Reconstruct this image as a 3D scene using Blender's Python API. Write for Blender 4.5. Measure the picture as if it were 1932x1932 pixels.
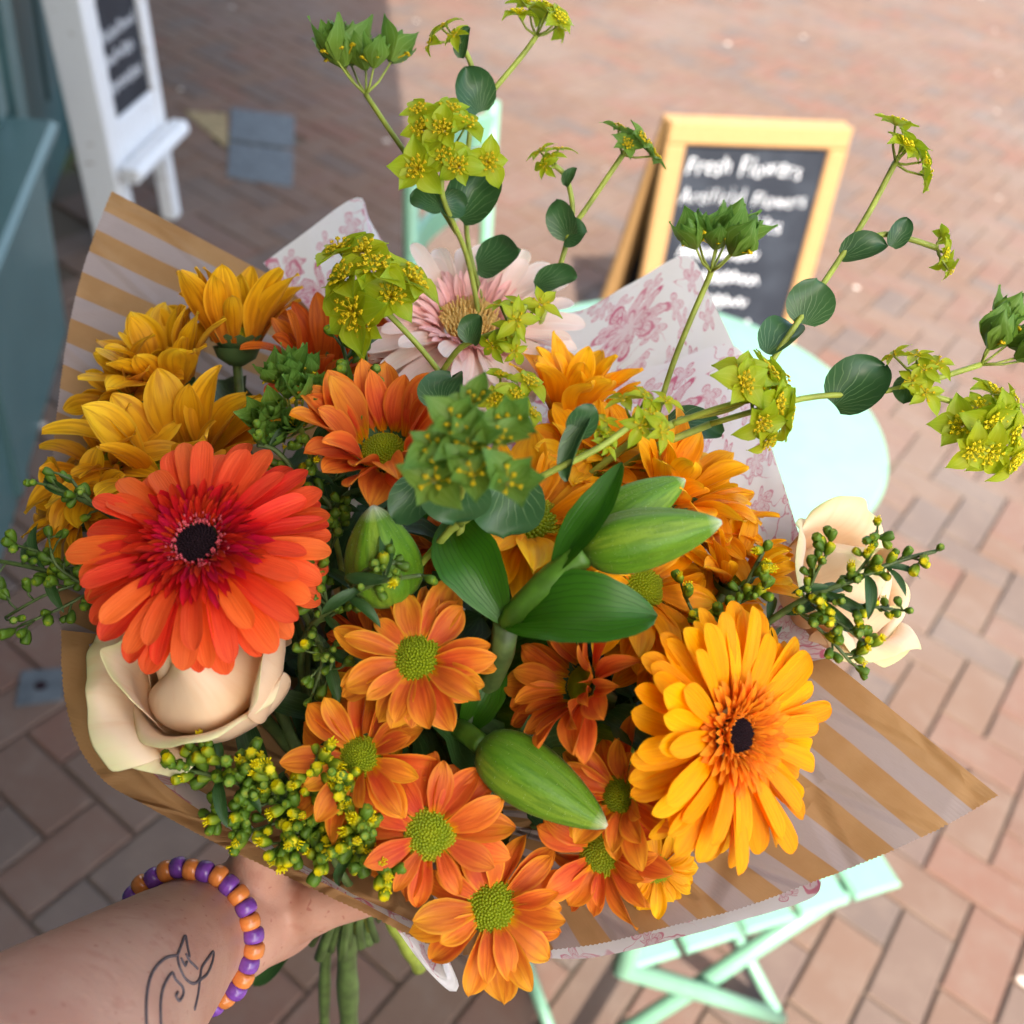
import bpy, bmesh, math, random
import numpy as np
from mathutils import Vector, Matrix, noise as mnoise
from mathutils.bvhtree import BVHTree

for o in list(bpy.data.objects):
    bpy.data.objects.remove(o)
S = bpy.context.scene
COL = S.collection
rnd = random.Random(7)
PI = math.pi

# ------------------------------------------------------------------ camera
F, C0, H = 1937.0, 966.0, 1.64
_n = Vector((500 - C0, -(3100 - C0), F)).normalized()      # where straight down lies in camera space
_up = -_n
_f = Vector((0, 0, 1)); _fh = (_f - _up * _f.dot(_up)).normalized()
_rx = _fh.cross(_up)
if _rx.x < 0: _rx = -_rx
RW = Matrix((_rx, _fh, _up))                                # world = RW @ (right, up, forward)
CAM = Vector((0, 0, H))
cd = bpy.data.cameras.new('camera'); cam = bpy.data.objects.new('camera', cd); COL.objects.link(cam)
r_, u_, b_ = RW @ Vector((1, 0, 0)), RW @ Vector((0, 1, 0)), -(RW @ Vector((0, 0, 1)))
cam.matrix_world = Matrix(((r_.x, u_.x, b_.x, 0), (r_.y, u_.y, b_.y, 0), (r_.z, u_.z, b_.z, H), (0, 0, 0, 1)))
cd.sensor_width = 36; cd.lens = 36 * F / 1932; cd.clip_start = .02; cd.clip_end = 500
cd.dof.use_dof = True; cd.dof.focus_distance = .425; cd.dof.aperture_fstop = cd.lens / 4.6
S.camera = cam

# ------------------------------------------------------------------ light
SUN_AZ, SUN_EL = math.radians(168), math.radians(48)
w = bpy.data.worlds.new('World'); S.world = w; w.use_nodes = True
nt = w.node_tree; nt.nodes.clear()
sky = nt.nodes.new('ShaderNodeTexSky'); sky.sky_type = 'NISHITA'; sky.sun_disc = False
sky.sun_elevation = SUN_EL; sky.sun_rotation = SUN_AZ; sky.air_density = 1.0; sky.dust_density = 3.0; sky.ozone_density = .6
bg = nt.nodes.new('ShaderNodeBackground'); bg.inputs[1].default_value = .15
wo = nt.nodes.new('ShaderNodeOutputWorld')
nt.links.new(sky.outputs[0], bg.inputs[0]); nt.links.new(bg.outputs[0], wo.inputs[0])
sl = bpy.data.lights.new('sun', 'SUN'); sl.energy = 2.55; sl.angle = math.radians(.6); sl.color = (1, .96, .90)
sun = bpy.data.objects.new('sun', sl); COL.objects.link(sun)
sd = Vector((math.sin(SUN_AZ) * math.cos(SUN_EL), math.cos(SUN_AZ) * math.cos(SUN_EL), math.sin(SUN_EL)))
sun.rotation_euler = sd.to_track_quat('Z', 'Y').to_euler(); sun.location = (0, -3, 8)
S.view_settings.view_transform = 'Standard'; S.view_settings.look = 'None'
S.view_settings.exposure = 2.1; S.view_settings.gamma = 1
S.view_settings.use_white_balance = True; S.view_settings.white_balance_temperature = 6900
S.render.engine = 'CYCLES'
S.cycles.max_bounces = 7; S.cycles.diffuse_bounces = 4; S.cycles.transmission_bounces = 5
S.cycles.caustics_reflective = False; S.cycles.caustics_refractive = False

# ------------------------------------------------------------------ placing
def ray(x, y): return RW @ Vector(((x - C0) / F, -(y - C0) / F, 1))
def P(x, y, d): return CAM + ray(x, y) * d                 # a point at a real depth of d metres
def Zp(x, y, z):
    r = ray(x, y); return CAM + r * ((z - H) / r.z)
def N(x, y, z): return (RW @ Vector((x, y, -z))).normalized()   # z towards the viewer
def proj(p):
    c = RW.transposed() @ (Vector(p) - CAM); return C0 + F * c.x / c.z, C0 - F * c.y / c.z, c.z

# ------------------------------------------------------------------ objects
def tag(o, label=None, cat=None, group=None, kind=None):
    if label: o['label'] = label
    if cat: o['category'] = cat
    if group: o['group'] = group
    if kind: o['kind'] = kind
    return o
def empty(name, mat):
    o = bpy.data.objects.new(name, None); COL.objects.link(o); o.empty_display_size = .02
    o.matrix_world = mat; return o
def mk(name, verts, faces, mat=None, smooth=True, uvs=None):
    m = bpy.data.meshes.new(name); m.from_pydata([tuple(v) for v in verts], [], faces)
    if mat:
        for x in (mat if isinstance(mat, (list, tuple)) else [mat]): m.materials.append(x)
    if smooth: m.polygons.foreach_set('use_smooth', [True] * len(m.polygons))
    if uvs is not None:
        ul = m.uv_layers.new(name='UVMap')
        idx = np.zeros(len(m.loops), dtype=np.int32); m.loops.foreach_get('vertex_index', idx)
        ul.data.foreach_set('uv', np.array(uvs, dtype=np.float32)[idx].ravel())
    m.update(); return m
def ob(name, mesh, parent=None, local=None, world=None):
    o = bpy.data.objects.new(name, mesh); COL.objects.link(o)
    if parent: o.parent = parent
    if local is not None: o.matrix_local = local
    if world is not None and parent is None: o.matrix_world = world
    return o
INV = {}
def wob(name, mesh, parent):                               # mesh given in world coordinates under a parent
    o = bpy.data.objects.new(name, mesh); COL.objects.link(o); o.parent = parent
    chain = parent.matrix_local.copy(); q = parent
    while q.parent: q = q.parent; chain = q.matrix_local @ chain
    o.matrix_parent_inverse = chain.inverted(); return o
class MB:
    def __init__(s): s.v = []; s.f = []; s.u = []; s.mi = []
    def add(s, v, f, u=None, mi=0):
        k = len(s.v); s.v += [Vector(x) for x in v]; s.f += [tuple(i + k for i in q) for q in f]
        s.u += (u if u is not None else [(0, 0)] * len(v)); s.mi += [mi] * len(f); return s
    def mesh(s, name, mat, smooth=True):
        m = mk(name, s.v, s.f, mat, smooth, s.u)
        if any(s.mi): m.polygons.foreach_set('material_index', s.mi)
        return m
def frame(z, ref=None):
    z = z.normalized(); ref = ref or Vector((.3, .2, .93))
    if abs(z.dot(ref.normalized())) > .98: ref = Vector((1, 0, .1))
    x = ref.cross(z).normalized(); y = z.cross(x)
    return Matrix(((x.x, y.x, z.x), (x.y, y.y, z.y), (x.z, y.z, z.z)))
def mat4(loc, rot3): 
    m = rot3.to_4x4(); m.translation = loc; return m
def tube(pts, rad, n=8, cap=True, ell=None):
    pts = [Vector(p) for p in pts]; v = []; f = []; u = []
    if not hasattr(rad, '__len__'): rad = [rad] * len(pts)
    up = None
    L = 0
    for i, p in enumerate(pts):
        t = (pts[min(i + 1, len(pts) - 1)] - pts[max(i - 1, 0)])
        t = t.normalized() if t.length > 1e-9 else Vector((0, 0, 1))
        if up is None:
            up = t.orthogonal().normalized()
        up = (up - t * up.dot(t)).normalized(); s = t.cross(up)
        if i: L += (p - pts[i - 1]).length
        for k in range(n):
            a = 2 * PI * k / n
            v.append(p + (up * math.cos(a) + s * math.sin(a)) * rad[i]); u.append((L, k / n))
    for i in range(len(pts) - 1):
        for k in range(n):
            f.append((i * n + k, i * n + (k + 1) % n, (i + 1) * n + (k + 1) % n, (i + 1) * n + k))
    if cap:
        f.append(tuple(range(n - 1, -1, -1))); f.append(tuple((len(pts) - 1) * n + k for k in range(n)))
    return v, f, u
def spline(pts, k=6):                                      # Catmull-Rom
    pts = [Vector(p) for p in pts]; out = []
    for i in range(len(pts) - 1):
        a, b, c, d = pts[max(i - 1, 0)], pts[i], pts[i + 1], pts[min(i + 2, len(pts) - 1)]
        for j in range(k):
            t = j / k
            out.append(.5 * ((2 * b) + (c - a) * t + (2 * a - 5 * b + 4 * c - d) * t * t + (3 * b - a - 3 * c + d) * t ** 3))
    out.append(pts[-1]); return out
def lathe(prof, n=12, lobes=0, amp=0):
    v = []; f = []; u = []
    for i, (r, z) in enumerate(prof):
        for k in range(n):
            a = 2 * PI * k / n; q = r * (1 + amp * math.cos(lobes * a))
            v.append(Vector((q * math.cos(a), q * math.sin(a), z))); u.append((i / (len(prof) - 1), k / n))
    for i in range(len(prof) - 1):
        for k in range(n): f.append((i * n + k, i * n + (k + 1) % n, (i + 1) * n + (k + 1) % n, (i + 1) * n + k))
    return v, f, u
def box(cx, cy, cz, sx, sy, sz, bev=.004):
    b = min(bev, sx * .3, sy * .3, sz * .3); v = []; f = []
    hx, hy, hz = sx / 2, sy / 2, sz / 2
    lay = [(hx - b, hy - b, -hz), (hx, hy, -hz + b), (hx, hy, hz - b), (hx - b, hy - b, hz)]
    for (x, y, z) in lay:
        for (a, c) in ((-1, -1), (1, -1), (1, 1), (-1, 1)): v.append(Vector((cx + a * x, cy + c * y, cz + z)))
    f.append((3, 2, 1, 0)); f.append((12, 13, 14, 15))
    for i in range(3):
        for k in range(4): f.append((i * 4 + k, i * 4 + (k + 1) % 4, i * 4 + 4 + (k + 1) % 4, i * 4 + 4 + k))
    return v, f
def xf(vf, M):
    return ([M @ Vector(p) for p in vf[0]],) + tuple(vf[1:])

def Tm(x, y, z): return Matrix.Translation((x, y, z))
def Rm(a, ax): return Matrix.Rotation(a, 4, ax)
def Sm(x, y, z): return Matrix.Diagonal((x, y, z, 1))
# ------------------------------------------------------------------ materials
def lin(h):
    h = h.lstrip('#'); c = [int(h[i:i + 2], 16) / 255 for i in (0, 2, 4)]
    return tuple((x / 12.92 if x < .04045 else ((x + .055) / 1.055) ** 2.4) for x in c) + (1,)
class G:
    def __init__(s, name):
        s.m = bpy.data.materials.new(name); s.m.use_nodes = True; s.t = s.m.node_tree; s.t.nodes.clear()
        s.out = s.t.nodes.new('ShaderNodeOutputMaterial')
    def n(s, typ, props=None, **inp):
        d = s.t.nodes.new('ShaderNode' + typ)
        for k, v in (props or {}).items(): setattr(d, k, v)
        for k, v in inp.items():
            key = int(k[1:]) if k[0] == '_' and k[1:].isdigit() else k.replace('_', ' ')
            s.set(d.inputs[key], v)
        return d
    def set(s, sock, v):
        if isinstance(v, bpy.types.NodeSocket): s.t.links.new(v, sock)
        elif isinstance(v, bpy.types.Node): s.t.links.new(v.outputs[0], sock)
        else: sock.default_value = v
    def math(s, op, a, b=0., c=0., clamp=False):
        d = s.n('Math', {'operation': op, 'use_clamp': clamp}, _0=a, _1=b)
        if op in ('MULTIPLY_ADD', 'SMOOTH_MIN'): s.set(d.inputs[2], c)
        return d.outputs[0]
    def ss(s, x, a, b):
        d = s.n('MapRange', {'interpolation_type': 'SMOOTHSTEP'}, _0=x, _1=a, _2=b); return d.outputs[0]
    def mix(s, f, a, b, mode='MIX'):
        d = s.n('Mix', {'data_type': 'RGBA', 'blend_type': mode}); s.set(d.inputs[0], f); s.set(d.inputs[6], a); s.set(d.inputs[7], b)
        return d.outputs[2]
    def ramp(s, x, stops):
        d = s.n('ValToRGB', None, _0=x); cr = d.color_ramp
        while len(cr.elements) < len(stops): cr.elements.new(.5)
        for e, (p, c) in zip(cr.elements, stops): e.position = p; e.color = c
        return d.outputs[0]
    def uv(s):
        d = s.n('SeparateXYZ', None, _0=s.n('UVMap').outputs[0]); return d.outputs[0], d.outputs[1]
    def noise(s, vec=None, scale=5., detail=2., rough=.5, dist=0.):
        d = s.n('TexNoise', None, Scale=scale, Detail=detail, Roughness=rough, Distortion=dist)
        if vec is not None: s.set(d.inputs['Vector'], vec)
        return d.outputs[0]
    def comb(s, x, y, z): return s.n('CombineXYZ', None, _0=x, _1=y, _2=z).outputs[0]
    def obj(s): return s.n('TexCoord').outputs[3]
    def rand(s): return s.n('ObjectInfo').outputs[5]
    def bump(s, h, strength=.2, dist=.001): return s.n('Bump', None, Strength=strength, Distance=dist, Height=h).outputs[0]
    def fin(s, col, rough=.5, trans=0., tcol=None, nrm=None, spec=.5, metal=0., sss=0., sheen=0., coat=0.):
        p = s.n('BsdfPrincipled', None, Base_Color=col, Roughness=rough, Metallic=metal)
        p.inputs['Specular IOR Level'].default_value = spec
        if sheen: p.inputs['Sheen Weight'].default_value = sheen
        if coat: p.inputs['Coat Weight'].default_value = coat
        if sss:
            p.inputs['Subsurface Weight'].default_value = sss; p.inputs['Subsurface Radius'].default_value = (.012, .004, .002); p.inputs['Subsurface Scale'].default_value = .6
        if nrm is not None: s.set(p.inputs['Normal'], nrm)
        if trans:
            t = s.n('BsdfTranslucent', None, Color=tcol if tcol is not None else col)
            mx = s.n('MixShader', None, _0=trans, _1=p.outputs[0], _2=t.outputs[0]); s.t.links.new(mx.outputs[0], s.out.inputs[0])
        else: s.t.links.new(p.outputs[0], s.out.inputs[0])
        return s.m

def petal_mat(name, stops, streak, sfac=.45, trans=.3, rough=.45, freq=16., spec=.18, var=.16, bump=.6, edge=0., ec=(1, .6, .1, 1)):
    g = G(name); u, v = g.uv(); r = g.rand()
    nz = g.noise(g.comb(g.math('MULTIPLY', v, freq), g.math('MULTIPLY', u, 1.3), g.math('MULTIPLY', r, 90.)), 1., 3., .55)
    nb = g.noise(g.comb(g.math('MULTIPLY', v, 3.), g.math('MULTIPLY', u, 3.), g.math('MULTIPLY', r, 50.)), 1., 2.)
    uu = g.math('ADD', u, g.math('MULTIPLY', g.math('SUBTRACT', nb, .5), .5))
    c = g.ramp(uu, stops)
    c = g.mix(g.math('MULTIPLY', g.ss(nz, .44, .62), sfac), c, streak)
    c = g.mix(g.math('MULTIPLY', g.ss(g.math('ABSOLUTE', g.math('SUBTRACT', v, .5)), .36, .5), edge), c, ec)
    sp_ = g.noise(g.comb(g.math('MULTIPLY', v, 7.), g.math('MULTIPLY', u, 9.), g.math('MULTIPLY', r, 70.)), 1., 4., .7)
    c = g.mix(g.math('MULTIPLY', g.ss(sp_, .70, .78), .45), c, tuple(x * .45 for x in streak[:3]) + (1,))
    val = g.math('ADD', g.math('MULTIPLY', g.math('SUBTRACT', r, .5), var * 1.6), 1.)
    hs = g.n('HueSaturation', None, Hue=g.math('ADD', .5, g.math('MULTIPLY', g.math('SUBTRACT', g.math('FRACT', g.math('MULTIPLY', r, 7.3)), .5), .02)), Saturation=1., Value=val, Color=c)
    return g.fin(hs.outputs[0], rough, trans, nrm=g.bump(nz, bump, .0008), spec=spec, sheen=.02)
def plain(name, c, rough=.5, spec=.5, nscale=60., var=.15, trans=0., bump=0., metal=0., coat=0., detail=4.):
    g = G(name); k = lin(c) if isinstance(c, str) else c
    nz = g.noise(g.obj(), nscale, detail); r = g.rand()
    col = g.mix(g.ss(nz, .3, .7), tuple(x * (1 - var) for x in k[:3]) + (1,), tuple(min(1, x * (1 + var)) for x in k[:3]) + (1,))
    hs = g.n('HueSaturation', None, Value=g.math('ADD', .94, g.math('MULTIPLY', r, .12)), Color=col)
    return g.fin(hs.outputs[0], rough, trans, nrm=g.bump(nz, bump, .002) if bump else None, spec=spec, metal=metal, coat=coat)

MT = {}
MT['red'] = petal_mat('gerbera red petal', [(0, lin('#e0261a')), (.3, lin('#ee4019')), (1, lin('#fb6a34'))], lin('#e0401f'), .45)
MT['red_in'] = petal_mat('gerbera crimson floret', [(0, lin('#a80c12')), (.7, lin('#c21216')), (1, lin('#dc2a1c'))], lin('#980a0e'), .25, spec=.05)
MT['dark'] = plain('flower dark centre', '#1c0910', .8, .2, 400, .5)
MT['anther'] = plain('gerbera anther', '#b5434a', .6, .3, 300, .3)
MT['gold'] = petal_mat('gerbera golden petal', [(0, lin('#f98f12')), (.3, lin('#ffa506')), (1, lin('#ffb30c'))], lin('#f39404'), .5)
MT['gold_in'] = petal_mat('gerbera orange floret', [(0, lin('#ee7a1c')), (.6, lin('#f98f1c')), (1, lin('#fda526'))], lin('#ea6f1c'), .3)
MT['pink'] = petal_mat('gerbera blush petal', [(0, lin('#f9c3b6')), (.4, lin('#fee2d2')), (1, lin('#fff0e6'))], lin('#fad2c4'), .3, trans=.35)
MT['pink_in'] = petal_mat('gerbera pink floret', [(0, lin('#f5b4ae')), (1, lin('#fad0c9'))], lin('#f2a8a6'), .3)
MT['cream_disc'] = plain('gerbera apricot disc', '#ffd98c', .6, .3, 300, .15, .5)
MT['orange'] = petal_mat('daisy orange petal', [(0, lin('#f2b400')), (.10, lin('#ea8a10')), (.22, lin('#e0602a')), (.7, lin('#ea782c')), (1, lin('#f5982e'))], lin('#c9481f'), .5, freq=8., edge=.45, ec=lin('#f0992c'))
MT['tang'] = petal_mat('daisy tangerine petal', [(0, lin('#f2b400')), (.10, lin('#ee9412')), (.25, lin('#e2672a')), (.6, lin('#ea7d2a')), (1, lin('#f9a92e'))], lin('#c94e22'), .5, freq=7., edge=.6, ec=lin('#f7b030'))
MT['amber'] = petal_mat('daisy amber petal', [(0, lin('#c96a16')), (.3, lin('#f29c10')), (.7, lin('#fbb216')), (1, lin('#ffc728'))], lin('#d97d0f'), .45, freq=8., edge=.3, ec=lin('#f7bb2a'))
MT['bronze'] = petal_mat('daisy bronze yellow petal', [(0, lin('#b9641a')), (.3, lin('#dc9218')), (.7, lin('#efb01c')), (1, lin('#f8c62c'))], lin('#b0600f'), .5, freq=8., edge=.35, ec=lin('#f4c535'))
MT['rust'] = petal_mat('daisy rust petal', [(0, lin('#c9591c')), (.4, lin('#d9651d')), (1, lin('#e87f22'))], lin('#ad3d16'), .6, freq=8.)
g = G('daisy green disc'); u, v = g.uv()
MT['disc'] = g.fin(g.mix(g.rand(), g.ramp(u, [(0, lin('#a3a80c')), (.6, lin('#7d920f')), (1, lin('#c2ae0a'))]), lin('#8a9a10')), .5, .15, spec=.3)
MT['calyx'] = plain('daisy calyx', '#4c6a3e', .6, .3, 200, .3, .1)
g = G('rose petal'); u, v = g.uv(); nz = g.noise(g.obj(), 35., 3.); vn = g.noise(g.comb(g.math('MULTIPLY', v, 22.), g.math('MULTIPLY', u, 2.), g.rand()), 1., 3.)
c = g.ramp(g.math('ADD', u, g.math('MULTIPLY', g.math('SUBTRACT', nz, .5), .35)), [(0, lin('#f3c48c')), (.45, lin('#fcdcb2')), (.86, lin('#fde8c8')), (1, lin('#eceab4'))])
MT['rose'] = g.fin(g.mix(g.math('MULTIPLY', g.ss(vn, .5, .75), .22), c, lin('#f0bf86')), .55, .35, nrm=g.bump(vn, .25, .0006), spec=.25, sheen=.1)
def leaf_mat(name, a, b, vein, nve, rough=.35, trans=.18, radial=True, vf=.55):
    g = G(name); u, v = g.uv(); r = g.rand()
    nz = g.noise(g.obj(), 60., 3.); 
    ph = g.math('ADD', g.math('MULTIPLY', v, float(nve)), g.math('MULTIPLY', g.noise(g.comb(g.math('MULTIPLY', u, 3.), g.math('MULTIPLY', v, 6.), g.math('MULTIPLY', r, 30.)), 1., 2.), 1.6))
    d = g.math('ABSOLUTE', g.math('SUBTRACT', g.math('FRACT', ph), .5))
    ln = g.math('MULTIPLY', g.ss(d, .12 if radial else .2, .0), vf)
    if radial: ln = g.math('MULTIPLY', ln, g.ss(u, 1.0, .25))
    c = g.mix(g.math('ADD', g.math('MULTIPLY', nz, .7), g.math('MULTIPLY', r, .35)), a, b)
    c = g.mix(ln, c, vein)
    return g.fin(c, rough, trans, nrm=g.bump(g.math('ADD', ln, g.math('MULTIPLY', nz, .5)), .25, .0008), spec=.4)
MT['bleaf'] = leaf_mat('bupleurum leaf', lin('#22482a'), lin('#426a3a'), lin('#8aa874'), 17)
MT['lleaf'] = leaf_mat('lily leaf', lin('#265c0c'), lin('#3f7a16'), lin('#1f4c0c'), 13, .38, .28, False, .5)
MT['fleaf'] = leaf_mat('dark foliage leaf', lin('#1d3a1a'), lin('#3a5f2a'), lin('#4b6f38'), 7, .45, .15, False, .4)
def bract(name, base, tip, vein):
    g = G(name); u, v = g.uv(); r = g.rand()
    c = g.mix(g.math('ADD', g.math('MULTIPLY', u, .8), g.math('MULTIPLY', g.math('SUBTRACT', r, .5), .4)), base, tip)
    d = g.math('ABSOLUTE', g.math('SUBTRACT', g.math('FRACT', g.math('MULTIPLY', v, 5.)), .5))
    c = g.mix(g.math('MULTIPLY', g.ss(d, .16, 0.), .3), c, vein)
    return g.fin(c, .45, .42, spec=.3)
MT['br_y'] = bract('bupleurum yellow green bract', lin('#b4b81a'), lin('#92b62a'), lin('#c3c650'))
MT['br_g'] = bract('bupleurum green bract', lin('#7c9c38'), lin('#558738'), lin('#a2bc70'))
MT['fl_y'] = plain('bupleurum floret', '#cfb312', .6, .3, 500, .3, .1)
MT['fl_b'] = plain('bupleurum bright floret', '#ecd51c', .6, .3, 500, .3, .1)
MT['stem'] = plain('pale green stem', '#8c9a3c', .5, .4, 120, .25)
MT['fuzz'] = plain('downy hair', '#c9d2b4', .7, .3, 100, .1, .3)
MT['lstem'] = plain('lily stalk', '#4a7420', .45, .4, 120, .25)
MT['dstem'] = plain('dark green stem', '#4c6030', .5, .4, 120, .3)
g = G('goldenrod bud'); u, v = g.uv(); r = g.rand()
MT['bud_g'] = g.fin(g.mix(r, g.ramp(u, [(0, lin('#46641c')), (.55, lin('#5f8222')), (.8, lin('#6f8c24')), (1, lin('#a3a824'))]), g.ramp(u, [(0, lin('#3c5a1c')), (.7, lin('#54761f')), (1, lin('#8a9a24'))])), .45, .08, spec=.3)
g = G('goldenrod yellow bud'); u, v = g.uv()
MT['bud_y'] = g.fin(g.ramp(u, [(0, lin('#4f701e')), (.45, lin('#7f951c')), (.72, lin('#cdbf0e')), (1, lin('#e8d60a'))]), .5, .1, spec=.3)
g = G('lily bud'); u, v = g.uv(); nz = g.noise(g.comb(g.math('MULTIPLY', v, 40.), g.math('MULTIPLY', u, 4.), 0.), 1., 3.); n2 = g.noise(g.obj(), 900., 2.)
d = g.math('ABSOLUTE', g.math('SUBTRACT', g.math('FRACT', g.math('MULTIPLY', v, 3.)), .5))
c = g.ramp(u, [(0, lin('#4f7c14')), (.3, lin('#5c8a18')), (.9, lin('#66921f')), (.97, lin('#b9c99a')), (1, lin('#e3e8d2'))])
c = g.mix(g.math('MULTIPLY', g.ss(d, .22, .04), .42), c, lin('#93a832'))
MT['lbud'] = g.fin(g.mix(g.math('MULTIPLY', g.ss(nz, .42, .62), .5), c, lin('#3c6c10')), .45, .1, nrm=g.bump(g.math('ADD', nz, n2), .4, .0006), spec=.35, sheen=.04)

def kraft(name, striped=True):
    g = G(name); u, v = g.uv()
    uw = g.math('ADD', u, g.math('MULTIPLY', g.math('SUBTRACT', g.noise(g.obj(), 30., 2.), .5), .0015))
    fib = g.noise(g.comb(g.math('MULTIPLY', u, 2200.), g.math('MULTIPLY', v, 260.), 0.), 1., 3.)
    nz = g.noise(g.obj(), 45., 4.)
    c = g.mix(g.ss(nz, .3, .7), lin('#a67d52'), lin('#b58d61')); c = g.mix(g.math('MULTIPLY', fib, .35), c, lin('#a3783f'))
    crease = g.noise(g.comb(g.math('MULTIPLY', u, 25.), g.math('MULTIPLY', v, 9.), 3.), 1., 2., .5, .6)
    if striped:
        fr = g.math('FRACT', g.math('DIVIDE', uw, .0245)); k = g.math('SUBTRACT', g.ss(fr, .49, .52), g.ss(fr, .975, 1.))
        wc = g.mix(g.math('MULTIPLY', fib, .5), lin('#aa9d9a'), lin('#978984')); c = g.mix(g.math('MULTIPLY', k, .88), c, wc)
    vo = g.n('TexVoronoi', {'feature': 'DISTANCE_TO_EDGE', 'voronoi_dimensions': '2D'}, Vector=g.n('Mapping', None, Vector=g.n('UVMap').outputs[0], Scale=(30., 14., 1)).outputs[0], Scale=1.)
    crease = g.math('ADD', crease, g.math('MULTIPLY', g.ss(vo.outputs[0], 0., .12), .35))
    return g.fin(c, .7, .32, nrm=g.bump(g.math('ADD', g.math('MULTIPLY', crease, 4.), g.math('MULTIPLY', fib, .12)), .5, .002), spec=.2)
MT['kraft'] = kraft('striped kraft paper'); MT['kraftp'] = kraft('plain kraft paper', False)
def toile():
    g = G('white tissue with pink floral print'); uvn = g.n('UVMap').outputs[0]
    nz3 = g.n('TexNoise', None, Vector=uvn, Scale=60., Detail=3.)
    off = g.n('VectorMath', {'operation': 'SCALE'}, _0=g.n('VectorMath', {'operation': 'SUBTRACT'}, _0=nz3.outputs[1], _1=(.5, .5, .5)).outputs[0]); off.inputs['Scale'].default_value = .012
    co = g.n('VectorMath', {'operation': 'ADD'}, _0=uvn, _1=off.outputs[0]).outputs[0]
    def blossoms(scale, pet, seed, size):
        cs = g.n('VectorMath', {'operation': 'ADD'}, _0=co, _1=(seed, seed * .7, 0)).outputs[0]
        vo = g.n('TexVoronoi', {'voronoi_dimensions': '2D'}, Vector=cs, Scale=scale, Randomness=.85)
        dv = g.n('VectorMath', {'operation': 'SUBTRACT'}, _0=cs, _1=vo.outputs[2]).outputs[0]
        sp = g.n('SeparateXYZ', None, _0=dv); rc = g.n('SeparateXYZ', None, _0=vo.outputs[1])
        th = g.math('ADD', g.math('ARCTAN2', sp.outputs[1], sp.outputs[0]), g.math('MULTIPLY', rc.outputs[0], 6.))
        rr = g.n('VectorMath', {'operation': 'LENGTH'}, _0=dv).outputs[1]
        R = g.math('MULTIPLY', g.math('ADD', .35, g.math('MULTIPLY', g.math('ABSOLUTE', g.math('SINE', g.math('MULTIPLY', th, pet / 2.))), .65)), size)
        q = g.math('DIVIDE', rr, R)
        line = g.ss(g.math('ABSOLUTE', g.math('SUBTRACT', q, 1.)), .10, .03)
        ring2 = g.ss(g.math('ABSOLUTE', g.math('SUBTRACT', q, .55)), .07, .02)
        hat = g.math('MULTIPLY', g.ss(g.math('SINE', g.math('MULTIPLY', th, pet * 6.)), .3, .9), g.math('MULTIPLY', g.ss(q, 1., .8), g.ss(q, .1, .6)))
        fill = g.math('MULTIPLY', g.ss(q, 1.02, .9), .3)
        sh = g.math('GREATER_THAN', rc.outputs[1], .35)
        return g.math('MULTIPLY', g.math('MAXIMUM', g.math('MAXIMUM', line, ring2), g.math('MAXIMUM', g.math('MULTIPLY', hat, .8), fill)), sh)
    b1 = blossoms(17., 9., 3.1, .025); b2 = blossoms(48., 5., 9.7, .008)
    vi = g.n('TexNoise', None, Vector=co, Scale=26., Detail=1., Distortion=1.2).outputs[0]
    vine = g.math('MULTIPLY', g.ss(g.math('ABSOLUTE', g.math('SUBTRACT', g.math('FRACT', g.math('MULTIPLY', vi, 5.)), .5)), .05, .015), g.ss(g.n('TexNoise', None, Vector=co, Scale=20.).outputs[0], .45, .55))
    k = g.math('MAXIMUM', g.math('MAXIMUM', b1, g.math('MULTIPLY', b2, .8)), g.math('MULTIPLY', vine, .7))
    fade = g.math('ADD', .45, g.math('MULTIPLY', g.noise(g.obj(), 50., 3.), .8))
    c = g.mix(g.math('MULTIPLY', k, fade, clamp=True), lin('#ebe9ea'), lin('#c9557a'))
    cr = g.noise(g.obj(), 28., 3., .5, .8)
    return g.fin(c, .65, .4, nrm=g.bump(cr, .5, .004), spec=.2)
MT['toile'] = toile()
g = G('skin'); nz = g.noise(g.obj(), 26., 4.); n2 = g.noise(g.obj(), 120., 3.); n3 = g.noise(g.obj(), 1400., 2.)
c = g.mix(g.ss(nz, .3, .7), lin('#c59a84'), lin('#b98873')); c = g.mix(g.math('MULTIPLY', g.ss(n2, .55, .72), .3), c, lin('#a86a58'))
sp = g.noise(g.obj(), 260., 1.); c = g.mix(g.math('MULTIPLY', g.ss(sp, .71, .76), .5), c, lin('#9a4f42'))
MT['skin'] = g.fin(c, .5, nrm=g.bump(g.math('ADD', n3, g.math('MULTIPLY', g.noise(g.obj(), 300., 4.), 1.5)), .22, .0008), spec=.35, sss=.15)
MT['ink'] = plain('tattoo ink', '#5c5355', .6, .2, 300, .2)
MT['b_or'] = plain('orange bead', '#d9803c', .25, .5, 200, .12, coat=.3); MT['b_pu'] = plain('purple bead', '#74409a', .22, .5, 200, .2, coat=.3)
MT['b_pk'] = plain('pink bead', '#d45c92', .25, .5, 200, .1, coat=.3)
MT['mint'] = plain('mint paint', '#6d9c83', .35, .5, 25, .04)
g = G('sign wood'); o_ = g.obj(); sx = g.n('Mapping', None, Vector=o_, Scale=(1, 1, 1)); nz = g.noise(g.n('Mapping', None, Vector=o_, Scale=(90, 90, 6)).outputs[0], 1., 4.)
MT['wood'] = g.fin(g.mix(nz, lin('#8f6d45'), lin('#a5835a')), .5, nrm=g.bump(nz, .15), spec=.3)
g = G('chalkboard'); nz = g.noise(g.obj(), 9., 5.)
MT['board'] = g.fin(g.mix(g.ss(nz, .4, .8), lin('#1b2029'), lin('#2c323b')), .6, spec=.3)
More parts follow.
